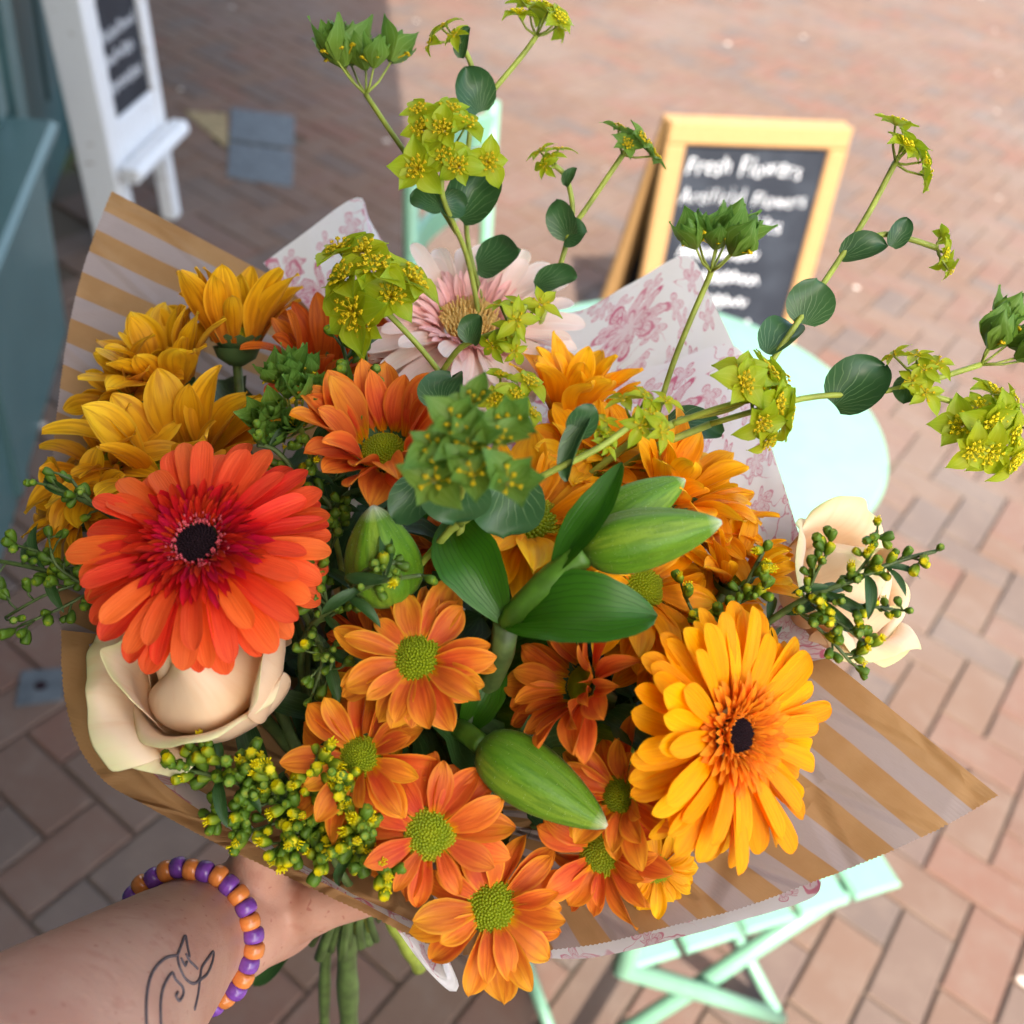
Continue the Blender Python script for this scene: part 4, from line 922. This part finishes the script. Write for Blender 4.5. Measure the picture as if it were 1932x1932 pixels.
# 5 small over pink gerbera
t = bup('bupleurum stem with small starry head over the pink gerbera', (835, 700, .44), ((835, 700, .44), (870, 655, .43), (930, 630, .42), (985, 612, .415)), ((960, 620, .418), (985, 590, .412), (990, 575, .41)))
umbel(t, 985, 580, .41, 56, (.05, .5, .86), SG, 7, 40, (965, 618, .418), 8)
umbel(t, 965, 645, .415, 40, (.1, .2, .95), SG, 6, 36, (950, 625, .42), 9)
round_leaf(t, 902, 595, .42, (890, 648, .424), 0, .5, (-.3, .3, .9), cup=.6)
# 6 the blurred near head
t = bup('bupleurum stem with the fullest green head over its large round veined leaves', (870, 990, .385), ((870, 990, .385), (868, 940, .36), (885, 890, .33)), ((868, 940, .36), (930, 780, .40), (960, 740, .405)))
umbel(t, 905, 830, .315, 112, (.0, .40, .92), HG, 15, 68, (880, 915, .345), 10)
umbel(t, 975, 735, .40, 66, (.25, .5, .83), OY, 10, 42, (950, 790, .41), 11)
round_leaf(t, 858, 985, .362, (862, 890, .358), 0, .72, (-.05, .25, .97), cup=.15, curl=-.4)
round_leaf(t, 950, 1010, .378, (960, 890, .372), 0, .56, (.2, .3, .93), cup=.3)
round_leaf(t, 850, 700, .40, (835, 770, .395), 0, .6, (-.3, .5, .8), curl=-1.6)
round_leaf(t, 668, 905, .425, (735, 945, .425), 0, .62, (-.1, .6, .78))
round_leaf(t, 748, 985, .378, (800, 905, .38), 0, .42, (.1, .2, .97))
round_leaf(t, 835, 930, .37, (790, 922, .374), 0, .3, (0, .4, .9), mat='bleaf')
# 7 side stem to the right
t = bup('bupleurum stem lying across the amber daisy with a folded leaf', (930, 945, .38), ((930, 945, .38), (1040, 890, .375), (1130, 845, .375), (1200, 795, .38), (1240, 765, .385)))
umbel(t, 1225, 765, .378, 60, (.1, .45, .88), SG, 10, 44, (1195, 800, .385), 12)
umbel(t, 1145, 815, .378, 30, (.2, .3, .93), SG, 5, 30, (1130, 845, .38), 13)
round_leaf(t, 1118, 765, .372, (1082, 822, .376), 0, .42, (.2, .2, .95), cup=.3)
round_leaf(t, 1068, 905, .375, (1112, 790, .374), 0, .2, (-.7, .1, .7), cup=.9)
# 8 cupped head before the sign
t = bup('bupleurum stem with cupped green head in front of the wooden chalkboard', (1235, 800, .45), ((1235, 800, .45), (1265, 700, .445), (1300, 610, .44), (1335, 530, .435), (1342, 508, .432)))
umbel(t, 1368, 448, .43, 72, (.25, .85, .45), CG, 11, 58, (1342, 512, .432), 14, .15)
round_leaf(t, 1362, 815, .45, (1260, 800, .45), 0, .38, (.1, .5, .85))
# 9 right group
t = bup('long bupleurum stem with yellow head high above the table edge', (1290, 790, .43), ((1290, 790, .43), (1400, 760, .425), (1470, 660, .43), (1530, 570, .435), (1590, 480, .44), (1640, 400, .44), (1690, 305, .44)), ((1600, 462, .44), (1670, 442, .44), (1720, 452, .44), (1768, 468, .44)))
umbel(t, 1722, 285, .44, 64, (.75, .5, .4), OB, 9, 46, (1690, 308, .44), 15, .1)
umbel(t, 1790, 478, .44, 44, (.92, .1, .35), OB, 7, 32, (1768, 466, .44), 16, .1)
round_leaf(t, 1672, 462, .435, (1588, 488, .44), 0, .36, (.0, .35, .93), cup=.8)
round_leaf(t, 1540, 528, .43, (1518, 612, .434), 0, .54, (-.05, .15, .98), cup=.15)
round_leaf(t, 1500, 612, .44, (1448, 668, .43), 0, .38, (-.3, .4, .85), cup=.6)
round_leaf(t, 1712, 412, .437, (1682, 466, .44), 0, .36, (.1, .2, .97))
t = bup('bupleurum stem with side turned yellow head against the pink tissue', (1270, 800, .42), ((1270, 800, .42), (1340, 775, .415), (1400, 758, .41), (1440, 752, .408)))
umbel(t, 1458, 752, .405, 92, (.70, .10, .70), OY, 18, 54, (1418, 757, .41), 17, .2)
round_leaf(t, 1395, 735, .42, (1398, 690, .42), 0, .6, (-.6, .2, .77))
t = bup('long bupleurum stem reaching over the table with starry green heads', (1340, 800, .43), ((1340, 800, .43), (1515, 752, .425), (1640, 742, .43), (1740, 722, .43), (1850, 688, .43)), ((1700, 733, .43), (1770, 750, .43), (1838, 772, .43)))
umbel(t, 1735, 685, .42, 58, (.0, .35, .93), SG, 9, 42, (1745, 722, .43), 18)
umbel(t, 1905, 640, .43, 62, (.45, .65, .6), CG, 9, 56, (1852, 688, .43), 19, .2)
umbel(t, 1888, 800, .425, 88, (.25, .25, .93), OB, 17, 60, (1845, 775, .432), 20)
round_leaf(t, 1668, 690, .422, (1575, 765, .428), 0, .46, (.1, .4, .9), cup=.7)
round_leaf(t, 1705, 760, .428, (1722, 712, .43), 0, .5, (-.5, .2, .84))
# 10 round green head left
t = bup('bupleurum stem with rounded head of closed green cups by bronze daisies', (600, 900, .45), ((600, 900, .45), (575, 830, .435), (560, 790, .425)))
umbel(t, 552, 738, .42, 86, (-.05, .45, .88), ('closed', 'br_g'), 21, 48, (560, 815, .44), 22, .6)
round_leaf(t, 630, 965, .42, (600, 900, .44), 0, .4, (.1, .4, .9))

# -- goldenrod
BUDM = {}
def bud_mesh(kind):
    if kind not in BUDM:
        L = []
        for q in range(3):
            mb = MB(); pr = [(.10, -.75), (.28, -.55), (.45, -.1), (.47, .2), (.40, .42), (.30, .50), (.16, .42), (.01, .46)]
            v, f, u = lathe(pr, 16, 8, .13); mb.add(v, f, u)
            if kind == 'y':
                rg = random.Random(q)
                for i in range(9):
                    a = i * 2.4; r = .3 * math.sqrt(i / 9); p0 = Vector((r * math.cos(a), r * math.sin(a), .5)); p1 = p0 + Vector((math.cos(a) * .18, math.sin(a) * .18, rg.uniform(.2, .42))); v, f, u = tube([p0, p1], [.05, .07], 5); mb.add(v, f, [(1, 0)] * len(v))
            L.append(mb.mesh('bud', MT['bud_y' if kind in 'ym' else 'bud_g']))
        BUDM[kind] = L
    return BUDM[kind]
def goldenrod(label, main, branches, size, yellow, seed, leaves=6, per=7, root=None, bl=48):
    rg = random.Random(seed); pts = [P(*q) for q in main]; sp = spline(pts, 6); t = tag(empty('goldenrod_sprig', Matrix.Translation(pts[0])), label, 'greenery', 'goldenrod sprigs in the bouquet')
    wob('stem', mk('stem', *tube(sp, [.0016 - .0008 * i / len(sp) for i in range(len(sp))], 6)[:2], MT['dstem']), t)
    d0 = main[0][2]; inv = t.matrix_world.inverted(); mbs = MB(); pos = []
    brs = [[P(*q) for q in b] for b in branches]
    wander = []
    for b in brs:
        s2 = spline(b, 5); mbs.add(*tube(s2, .0007, 5)); wander.append(s2)
    wander.append(sp[len(sp) // 3:])
    for s2 in wander:
        n = len(s2)
        for i in range(per):
            q = s2[min(n - 1, int((i + .6) / per * n))]; tan = (s2[min(n - 1, 1 + int((i + .6) / per * n))] - s2[max(0, int((i + .6) / per * n) - 1)]).normalized()
            dr = (tan * .55 + Vector((rg.gauss(0, .6), rg.gauss(0, .6), rg.gauss(0, .6))) + N(0, .3, .6) * .5).normalized()
            e_ = q + dr * bl * d0 / F * rg.uniform(.35, 1.0)
            mbs.add(*tube([q, q.lerp(e_, .5) + tan * .001, e_], .0005, 4)); pos.append((e_, dr, i / per))
            if rg.random() < .75:
                d2 = (dr + Vector((rg.gauss(0, .7), rg.gauss(0, .7), rg.gauss(0, .7)))).normalized(); e2 = q.lerp(e_, .6) + d2 * size * d0 / F * 1.2; mbs.add(*tube([q.lerp(e_, .6), e2], .0004, 4)); pos.append((e2, d2, i / per))
    wob('branchlets', mbs.mesh('branchlets', MT['dstem']), t)
    for (e_, dr, k) in pos:
        s = size * d0 / F * rg.uniform(.75, 1.2); kind = 'y' if rg.random() < yellow * (.35 + .9 * k) else ('m' if rg.random() < yellow * 1.2 else 'g')
        ob('bud', rg.choice(bud_mesh(kind)), t, inv @ mat4(e_, frame((dr + N(0, .2, .5) * .3).normalized())) @ Sm(s, s, s * 1.15))
    lm = narrow_leaf_meshes('fleaf', .12)
    for i in range(leaves):
        q = sp[int(rg.uniform(.05, .8) * len(sp))]; dr = Vector((rg.gauss(0, 1), rg.gauss(0, 1), rg.gauss(0, 1))).normalized(); s = rg.uniform(.014, .026)
        ob('leaf', rg.choice(lm), t, inv @ mat4(q, frame((N(0, .4, .9) + dr * .5).normalized(), dr)) @ Rm(rg.uniform(0, 6.3), 'Z') @ Sm(s, s, s))
    stem_obj(t, pts[0], (pts[1] - pts[0]).normalized(), .0015); return t
goldenrod('green goldenrod sprig poking out past the left paper edge', ((230, 1120, .43), (140, 1095, .43), (60, 1070, .43), (-25, 1055, .435)), [((150, 1100, .43), (80, 1125, .425), (10, 1165, .425)), ((190, 1105, .43), (120, 1145, .425), (40, 1180, .42)), ((150, 1095, .43), (95, 1050, .43), (35, 1030, .43)), ((170, 1110, .43), (110, 1070, .42), (95, 1035, .42))], 17, .02, 1, 5, 6)
goldenrod('few green goldenrod buds over the bronze daisy at the paper edge', ((230, 985, .42), (180, 955, .42), (90, 915, .42)), [((180, 955, .42), (150, 925, .415), (135, 905, .415))], 16, .02, 2, 2, 5)
goldenrod('upright green goldenrod spike between bronze and orange daisies', ((590, 940, .44), (625, 860, .43), (655, 770, .43), (655, 690, .435), (640, 635, .44)), [((620, 870, .43), (665, 830, .425), (690, 790, .425)), ((650, 760, .43), (690, 720, .43), (690, 665, .435)), ((600, 920, .435), (640, 900, .43), (690, 860, .43))], 17, .03, 3, 7, 6)
goldenrod('low green goldenrod sprig under the rounded bupleurum head', ((560, 960, .43), (555, 895, .42), (520, 850, .415), (485, 840, .41)), [((555, 900, .42), (590, 870, .415), (585, 830, .415))], 16, .02, 4, 4, 5)
goldenrod('horizontal green goldenrod sprig across the squat lily bud', ((590, 1180, .41), (640, 1135, .39), (710, 1100, .378), (795, 1085, .375)), [((620, 1150, .4), (610, 1100, .395), (600, 1060, .395)), ((660, 1120, .385), (690, 1075, .38), (745, 1062, .378)), ((610, 1160, .4), (590, 1120, .4), (570, 1090, .4))], 18, .03, 5, 5, 6)
goldenrod('drooping green goldenrod sprig between cream rose and orange daisies', ((560, 1130, .42), (590, 1190, .41), (610, 1240, .405), (590, 1310, .405)), [((585, 1180, .41), (620, 1165, .40), (640, 1150, .4)), ((600, 1215, .405), (625, 1240, .4), (620, 1275, .4))], 16, .05, 6, 6, 6)
goldenrod('green budded goldenrod sprig along the paper under the cream rose', ((600, 1560, .41), (520, 1510, .40), (430, 1470, .395), (330, 1450, .395)), [((520, 1510, .4), (460, 1530, .395), (405, 1540, .395)), ((470, 1490, .395), (420, 1440, .39), (370, 1425, .392)), ((560, 1535, .4), (500, 1560, .395), (455, 1570, .395)), ((540, 1520, .4), (490, 1470, .392), (470, 1440, .392))], 20, .10, 7, 9, 15, bl=34)
goldenrod('yellow flowering goldenrod sprig beside the green eyed daisies', ((640, 1640, .41), (600, 1560, .395), (590, 1480, .388), (600, 1425, .388)), [((600, 1540, .395), (640, 1500, .385), (635, 1470, .383)), ((600, 1560, .395), (540, 1500, .388), (500, 1450, .388)), ((620, 1580, .4), (560, 1570, .39), (530, 1590, .39)), ((625, 1610, .4), (660, 1600, .385), (670, 1560, .38))], 20, .40, 8, 5, 14, bl=34)
goldenrod('hanging yellow green goldenrod tip at the front paper rim', ((620, 1540, .40), (650, 1590, .39), (690, 1620, .383), (728, 1648, .38)), [((640, 1580, .392), (622, 1605, .388), (612, 1625, .388)), ((660, 1600, .388), (680, 1580, .38), (690, 1560, .378)), ((600, 1550, .4), (570, 1590, .392), (548, 1615, .392))], 22, .3, 9, 1, 10, bl=32)
goldenrod('goldenrod spray with bright yellow tip reaching past the right cream rose', ((1440, 1180, .41), (1520, 1130, .40), (1620, 1090, .395), (1690, 1060, .395), (1765, 1040, .395)), [((1520, 1130, .4), (1540, 1080, .395), (1562, 1040, .395)), ((1600, 1100, .396), (1640, 1050, .393), (1655, 1000, .393)), ((1540, 1130, .4), (1610, 1140, .395), (1685, 1150, .395)), ((1530, 1140, .4), (1590, 1180, .395), (1640, 1220, .395)), ((1500, 1150, .4), (1560, 1200, .397), (1605, 1250, .397))], 16, .33, 10, 11, 9, bl=34)
goldenrod('short green goldenrod sprig above the golden gerbera', ((1340, 1230, .42), (1370, 1180, .41), (1400, 1120, .408), (1440, 1040, .41)), [((1370, 1170, .41), (1320, 1170, .405), (1290, 1120, .405)), ((1390, 1140, .41), (1430, 1120, .405), (1445, 1105, .4))], 17, .2, 11, 5, 7, bl=34)
goldenrod('dark green goldenrod sprig deep behind the red gerbera', ((600, 1080, .43), (620, 1020, .42), (625, 960, .42), (600, 930, .42)), [((620, 1030, .42), (590, 1000, .415), (585, 970, .415)), ((610, 1060, .425), (640, 1000, .42), (650, 960, .42))], 17, .0, 12, 8, 6)

# ------------------------------------------------------------------ paper
kr = tag(empty('kraft_paper_wrap', Matrix.Translation(BT)), 'brown kraft paper wrap with pale stripes round the bouquet', 'wrapping paper')
ti = tag(empty('tissue_paper', Matrix.Translation(BT)), 'white tissue with pink floral print lining the kraft wrap', 'tissue paper')
FXA = frame(AX, RW @ Vector((0, 0, -1)))
def ringpt(a, r=.021, up=.098): return BT + AX * up + FXA @ Vector((math.cos(a) * r, math.sin(a) * r, 0))
def panel(name, edge, inner, mat, parent, ang, serr=0., n=None, curl=0., pitch=.0022, mid=.62, u0=0., us=1.):
    """edge: mouth of the sheet; inner: where the visible part ends; then down to the tie"""
    E = spline([P(*q) for q in edge], 24); I = spline([P(*q) for q in inner], 24)
    acc = [0]
    for i in range(1, len(E)): acc.append(acc[-1] + (E[i] - E[i - 1]).length)
    tot = acc[-1]; m = n or max(30, int(tot / pitch * 2)); v = []; f = []; u = []; nr = 12
    rg = random.Random(len(name) * 5 + m)
    def at(L, s):
        k = int(np.searchsorted(acc, s) - 1); k = max(0, min(k, len(L) - 2)); q = (s - acc[k]) / max(1e-9, acc[k + 1] - acc[k]); return L[k].lerp(L[k + 1], q)
    for i in range(m + 1):
        s = tot * i / m; e_ = at(E, s); p = at(I, s); T = ringpt(ang[0] + (ang[1] - ang[0]) * i / m)
        dr = (p - e_).normalized()
        if serr and i % 2: e_ = e_ + dr * serr * rg.uniform(.6, 1.3)
        L1 = (p - e_).length
        for k in range(nr + 1):
            q = k / nr
            if q <= mid:
                r = q / mid; x = e_.lerp(p, r); 
                wv = .0012 * math.sin(s * 60 + r * 4) * r + .0012 * math.sin(s * 23 + 1) + .008 * r * (.5 - abs(mnoise.noise(Vector((s * 22 + u0, r * 1.2, 2.1))))) + .0012 * (.3 - abs(mnoise.noise(Vector((s * 45, r * 5, 7.7))))); x = x + N(0, 0, 1) * wv
                if curl: x = x + N(0, 0, 1) * (-curl * (1 - r) ** 2)
                vv2 = r * L1
            else:
                r = (q - mid) / (1 - mid); x = p.lerp(T, r); vv2 = L1 + r * (T - p).length
            v.append(x); u.append((s * us + u0, vv2))
    for i in range(m):
        for k in range(nr): a = i * (nr + 1) + k; f.append((a, a + 1, a + nr + 2, a + nr + 1))
    return wob(name, mk(name, v, f, MT[mat], True, u), parent)
panel('back_panel', [(211, 361, .57), (166, 480, .545), (128, 620, .52), (104, 780, .49), (97, 880, .475), (99, 1020, .46), (110, 1120, .448), (116, 1190, .44)],
      [(640, 590, .60), (640, 700, .585), (620, 830, .57), (560, 980, .55), (520, 1080, .53), (480, 1180, .515), (420, 1250, .50), (330, 1280, .485)], 'kraft', kr, (2.2, 3.4), .0006, u0=.0, us=.80)
panel('front_panel', [(116, 1188, .44), (120, 1290, .432), (140, 1385, .425), (192, 1468, .418), (283, 1525, .412), (420, 1600, .41), (560, 1666, .41), (700, 1732, .412), (842, 1800, .418)],
      [(200, 1195, .436), (215, 1300, .430), (245, 1390, .425), (305, 1472, .421), (390, 1540, .420), (500, 1592, .420), (620, 1648, .420), (740, 1700, .422), (860, 1762, .43)], 'kraftp', kr, (3.4, 5.2), .0007)
panel('side_panel', [(1882, 1500, .425), (1760, 1568, .423), (1640, 1622, .422), (1540, 1662, .421), (1400, 1715, .42), (1260, 1752, .42), (1120, 1785, .421), (980, 1800, .422), (845, 1802, .423)],
      [(1540, 1225, .455), (1460, 1320, .452), (1380, 1420, .45), (1300, 1500, .448), (1220, 1560, .446), (1130, 1620, .446), (1040, 1660, .446), (950, 1690, .446), (860, 1700, .446)], 'kraft', kr, (7.2, 5.2), .0005, pitch=.0019)
panel('tissue_point', [(498, 497, .592), (560, 452, .596), (672, 374, .602), (700, 420, .602), (760, 520, .60)], [(640, 640, .585), (680, 660, .585), (720, 680, .585), (740, 690, .585), (760, 700, .585)], 'toile', ti, (2.0, 1.6), 0, n=40)
panel('back_sheet', [(760, 520, .60), (900, 560, .575), (1070, 590, .565), (1190, 534, .566), (1298, 482, .566), (1345, 570, .548), (1390, 668, .53), (1440, 800, .508), (1500, 985, .478), (1545, 1120, .462), (1580, 1262, .45)],
      [(800, 700, .58), (900, 760, .55), (1000, 800, .535), (1080, 840, .525), (1140, 880, .515), (1180, 930, .505), (1220, 990, .495), (1260, 1060, .485), (1320, 1160, .475), (1380, 1240, .47), (1440, 1300, .465)], 'toile', ti, (1.6, .6), 0, n=90)
panel('overlap_sheet', [(1110, 716, .535), (1240, 690, .53), (1388, 655, .525), (1440, 800, .503), (1498, 985, .474), (1560, 1240, .452)], [(1140, 900, .51), (1180, 930, .50), (1240, 960, .49), (1290, 1040, .48), (1350, 1150, .47), (1420, 1260, .465)], 'toile', ti, (1.3, .5), 0, n=60, u0=.11)
panel('lower_sheet', [(1548, 1662, .426), (1530, 1692, .426), (1420, 1728, .427), (1300, 1762, .427), (1180, 1795, .428), (1090, 1810, .428), (1000, 1806, .429)],
      [(1480, 1600, .456), (1420, 1620, .455), (1350, 1640, .455), (1250, 1660, .455), (1150, 1680, .455), (1050, 1690, .455), (980, 1690, .455)], 'toile', ti, (6.6, 5.6), 0, n=70)
panel('front_sheet', [(170, 1215, .430), (205, 1318, .424), (258, 1418, .418), (325, 1490, .415), (420, 1556, .413), (560, 1642, .412), (690, 1708, .412), (830, 1784, .416)],
      [(230, 1200, .46), (270, 1300, .455), (320, 1380, .45), (380, 1450, .447), (470, 1520, .445), (590, 1590, .444), (720, 1650, .444), (850, 1720, .446)], 'toile', ti, (3.5, 5.1), 0, n=70, u0=.3)
panel('hanging_tip', [(742, 1742, .428), (800, 1820, .436), (848, 1868, .442), (866, 1858, .442), (850, 1815, .436), (838, 1788, .43)], [(752, 1738, .43), (785, 1780, .434), (815, 1820, .438), (840, 1835, .44), (838, 1812, .436), (830, 1782, .43)], 'toile', ti, (4.8, 5.0), 0, n=24, mid=.95)

# ------------------------------------------------------------------ visible stem ends below the hand
low = BT - AX * .02
se = [((668, 1700, .575), (655, 1800, .60), (660, 1960, .645), .0062, 'thick pale green stem end below the hand'),
      ((690, 1690, .58), (690, 1735, .59), (694, 1775, .60), .004, 'short stem stub beside the thick stem end'),
      ((720, 1700, .57), (755, 1765, .585), (792, 1826, .60), .0042, 'short cut pale stem pointing towards the chair'),
      ((640, 1700, .58), (615, 1800, .61), (612, 1960, .66), .0035, 'thin brownish stem end left of the thick stem')]
for (a, b, c, r, lab) in se:
    pts = spline([P(*a), P(*b), P(*c)], 6); rg = random.Random(int(r * 1e5)); rr = [r * (1 + .12 * math.sin(i * 1.7)) for i in range(len(pts))]
    v, f, u = tube(pts, rr, 10); o = ob('stem_end', mk('stem_end', [q - pts[0] for q in v], f, MT['dstem'] if r != .0042 else MT['stem']), world=Matrix.Translation(pts[0])); tag(o, lab, 'stem')
lf = tag(empty('hanging_leaf', Matrix.Translation(P(540, 1790, .56))), 'dark green leaf hanging below the hand', 'leaf')
lily_leaf(lf, [P(560, 1770, .56), P(510, 1810, .57), P(478, 1860, .58)], .008, (.2, .3, .9), 'fleaf')

# ------------------------------------------------------------------ person: forearm and gripping hand
def capsule(mb, a, b, ra, rb, n=18):
    a, b = Vector(a), Vector(b); ax = (b - a); L = ax.length; fx = frame(ax) if L > 1e-6 else Matrix.Identity(3); pts = []
    pr = [(ra * math.cos(t), -ra * math.sin(t)) for t in (1.5, 1.2, .9, .6, .3, 0)] + [(rb * math.cos(t), L + rb * math.sin(t)) for t in (0, .3, .6, .9, 1.2, 1.5)]
    v, f, u = lathe(pr, n); f.append(tuple(range(n - 1, -1, -1))); f.append(tuple(11 * n + k for k in range(n))); mb.add([a + fx @ q for q in v], f)
mb = MB()
Wr = P(352, 1772, .462); El = P(-160, 2235, .272)
arm = [(El - (Wr - El) * .25, .046), (El, .044), (El.lerp(Wr, .35), .0405), (El.lerp(Wr, .65), .0345), (El.lerp(Wr, .88), .0298), (Wr, .0265)]
for i in range(len(arm) - 1): capsule(mb, arm[i][0], arm[i + 1][0], arm[i][1], arm[i + 1][1], 28)
pd = (BT - P(470, 1725, .505)); pd = (pd - AX * pd.dot(AX)).normalized(); qd = AX.cross(pd)      # pd palm -> stems
if qd.dot(N(0, 0, 1)) > 0: qd = -qd                                                         # qd away from the viewer
Hc = BT - pd * .043 + AX * .036
capsule(mb, Wr, Wr.lerp(Hc, .5), .0275, .0275, 24); capsule(mb, Wr.lerp(Hc, .35), Hc - AX * .004, .0262, .0245, 24)
for k in range(4):
    z = .066 - k * .0180; b0 = Hc + AX * z + qd * .012; capsule(mb, Wr.lerp(Hc, .6), b0, .018, .0125)
    r = .0092 - .0004 * k; R_ = .027 + .001 * (k % 2); prev = b0; pr_ = .0115
    for j, an in enumerate((2.35, 1.55, .75, -.05, -.75)):
        q = BT + AX * z + pd * (math.cos(an) * R_) + qd * (math.sin(an) * R_); capsule(mb, prev, q, pr_, r * (1 - .05 * j)); prev = q; pr_ = r * (1 - .05 * j)
tp = [Hc - qd * .008 + AX * .008, BT - pd * .032 - qd * .020 + AX * .066, BT - pd * .012 - qd * .031 + AX * .078, BT + pd * .016 - qd * .030 + AX * .082]
for a, b, ra, rb in ((tp[0], tp[1], .018, .0135), (tp[1], tp[2], .0125, .0108), (tp[2], tp[3], .0106, .0088)): capsule(mb, a, b, ra, rb)
tmp = bpy.data.objects.new('tmp', mk('tmp', mb.v, mb.f)); COL.objects.link(tmp)
rm = tmp.modifiers.new('r', 'REMESH'); rm.mode = 'VOXEL'; rm.voxel_size = .0022; rm.use_smooth_shade = True
sm = tmp.modifiers.new('s', 'SMOOTH'); sm.factor = .5; sm.iterations = 14
bpy.context.view_layer.update(); dg = bpy.context.evaluated_depsgraph_get()
pm = bpy.data.meshes.new_from_object(tmp.evaluated_get(dg)); pm.name = 'person'; bpy.data.objects.remove(tmp)
pm.materials.clear(); pm.materials.append(MT['skin']); pm.polygons.foreach_set('use_smooth', [True] * len(pm.polygons))
pm.transform(Matrix.Translation(-El))
person = ob('person', pm, world=Matrix.Translation(El)); tag(person, 'bare forearm and hand gripping the bouquet, fine line tattoo on the wrist', 'person')
bvh = BVHTree.FromPolygons([v.co + El for v in pm.vertices], [tuple(p.vertices) for p in pm.polygons])
def on_skin(x, y):
    r = ray(x, y).normalized(); h_ = bvh.ray_cast(CAM, r); return (h_[0], h_[1]) if h_[0] is not None else (None, None)
# tattoo: outline of a small long necked creature with pointed ears
tat = [[(276, 1950), (275, 1900), (279, 1860), (290, 1830), (312, 1808), (334, 1803)], [(334, 1803), (341, 1785), (349, 1766), (353, 1785), (357, 1806)], [(334, 1803), (338, 1825), (350, 1848), (366, 1856), (376, 1846), (380, 1826), (392, 1808), (402, 1796), (400, 1815), (390, 1838), (376, 1850)],
       [(350, 1800), (356, 1812), (366, 1822), (372, 1828)], [(303, 1950), (302, 1900), (306, 1868), (316, 1846), (325, 1836), (330, 1848), (343, 1862), (345, 1876), (338, 1888), (331, 1880), (335, 1872)], [(376, 1852), (372, 1880), (366, 1905)], [(341, 1808), (348, 1822), (352, 1815)]]
tm = MB()
for ln in tat:
    pts = []
    for q in spline([Vector((x, y, 0)) for x, y in ln], 6):
        h_, nrm_ = on_skin(q.x, q.y)
        if h_ is not None: pts.append(h_ + nrm_ * .00005)
    if len(pts) > 2: tm.add(*tube(pts, .00062, 6))
if tm.v: 
    o = wob('tattoo', tm.mesh('tattoo', MT['ink']), person); o['label'] = 'dark line tattoo of a creature with pointed ears'
# bracelet of pony beads
br = tag(empty('bead_bracelet', Matrix.Translation(Wr)), 'stretchy bracelet of purple and orange plastic beads on the wrist', 'bracelet')
axw = ((Wr - El).normalized() * 1.0 + (Hc - Wr).normalized() * .18).normalized(); fb = frame(axw, RW @ Vector((0, 1, 0)))
prof = []
for i in range(14):
    a = 2 * PI * i / 14; ca, sa = math.cos(a), math.sin(a); prof.append((.0029 + .0020 * math.copysign(abs(ca) ** .8, ca), .0033 * math.copysign(abs(sa) ** .85, sa)))
pv, pf, pu = lathe(prof + [prof[0]], 16)
bm_ = {k: mk('bead', pv, pf, MT[k]) for k in ('b_or', 'b_pu', 'b_pk')}
nb = 31; rb_ = .0312
for i in range(nb):
    a = 2 * PI * i / nb; wob_ = 1 + .015 * math.sin(i * 2.1)
    c = fb @ Vector((math.cos(a) * rb_ * wob_, math.sin(a) * rb_ * 1.0 * wob_, .0006 * math.sin(i * 1.3))); tn = fb @ Vector((-math.sin(a), math.cos(a), 0))
    pq = proj(Wr + c); kind = 'b_pk' if abs(pq[0] - 440) < 14 and abs(pq[1] - 1838) < 22 and i % 2 else ('b_pu' if i % 2 else 'b_or')
    ob('bead', bm_[kind], br, mat4(c, frame(tn + Vector((.0, .0, .06 * math.sin(i * 3)))))) 
cp = [fb @ Vector((math.cos(2 * PI * i / 48) * rb_, math.sin(2 * PI * i / 48) * rb_, 0)) for i in range(49)]
ob('cord', mk('cord', *tube(cp, .0006, 5, cap=False)[:2], MT['ink']), br)
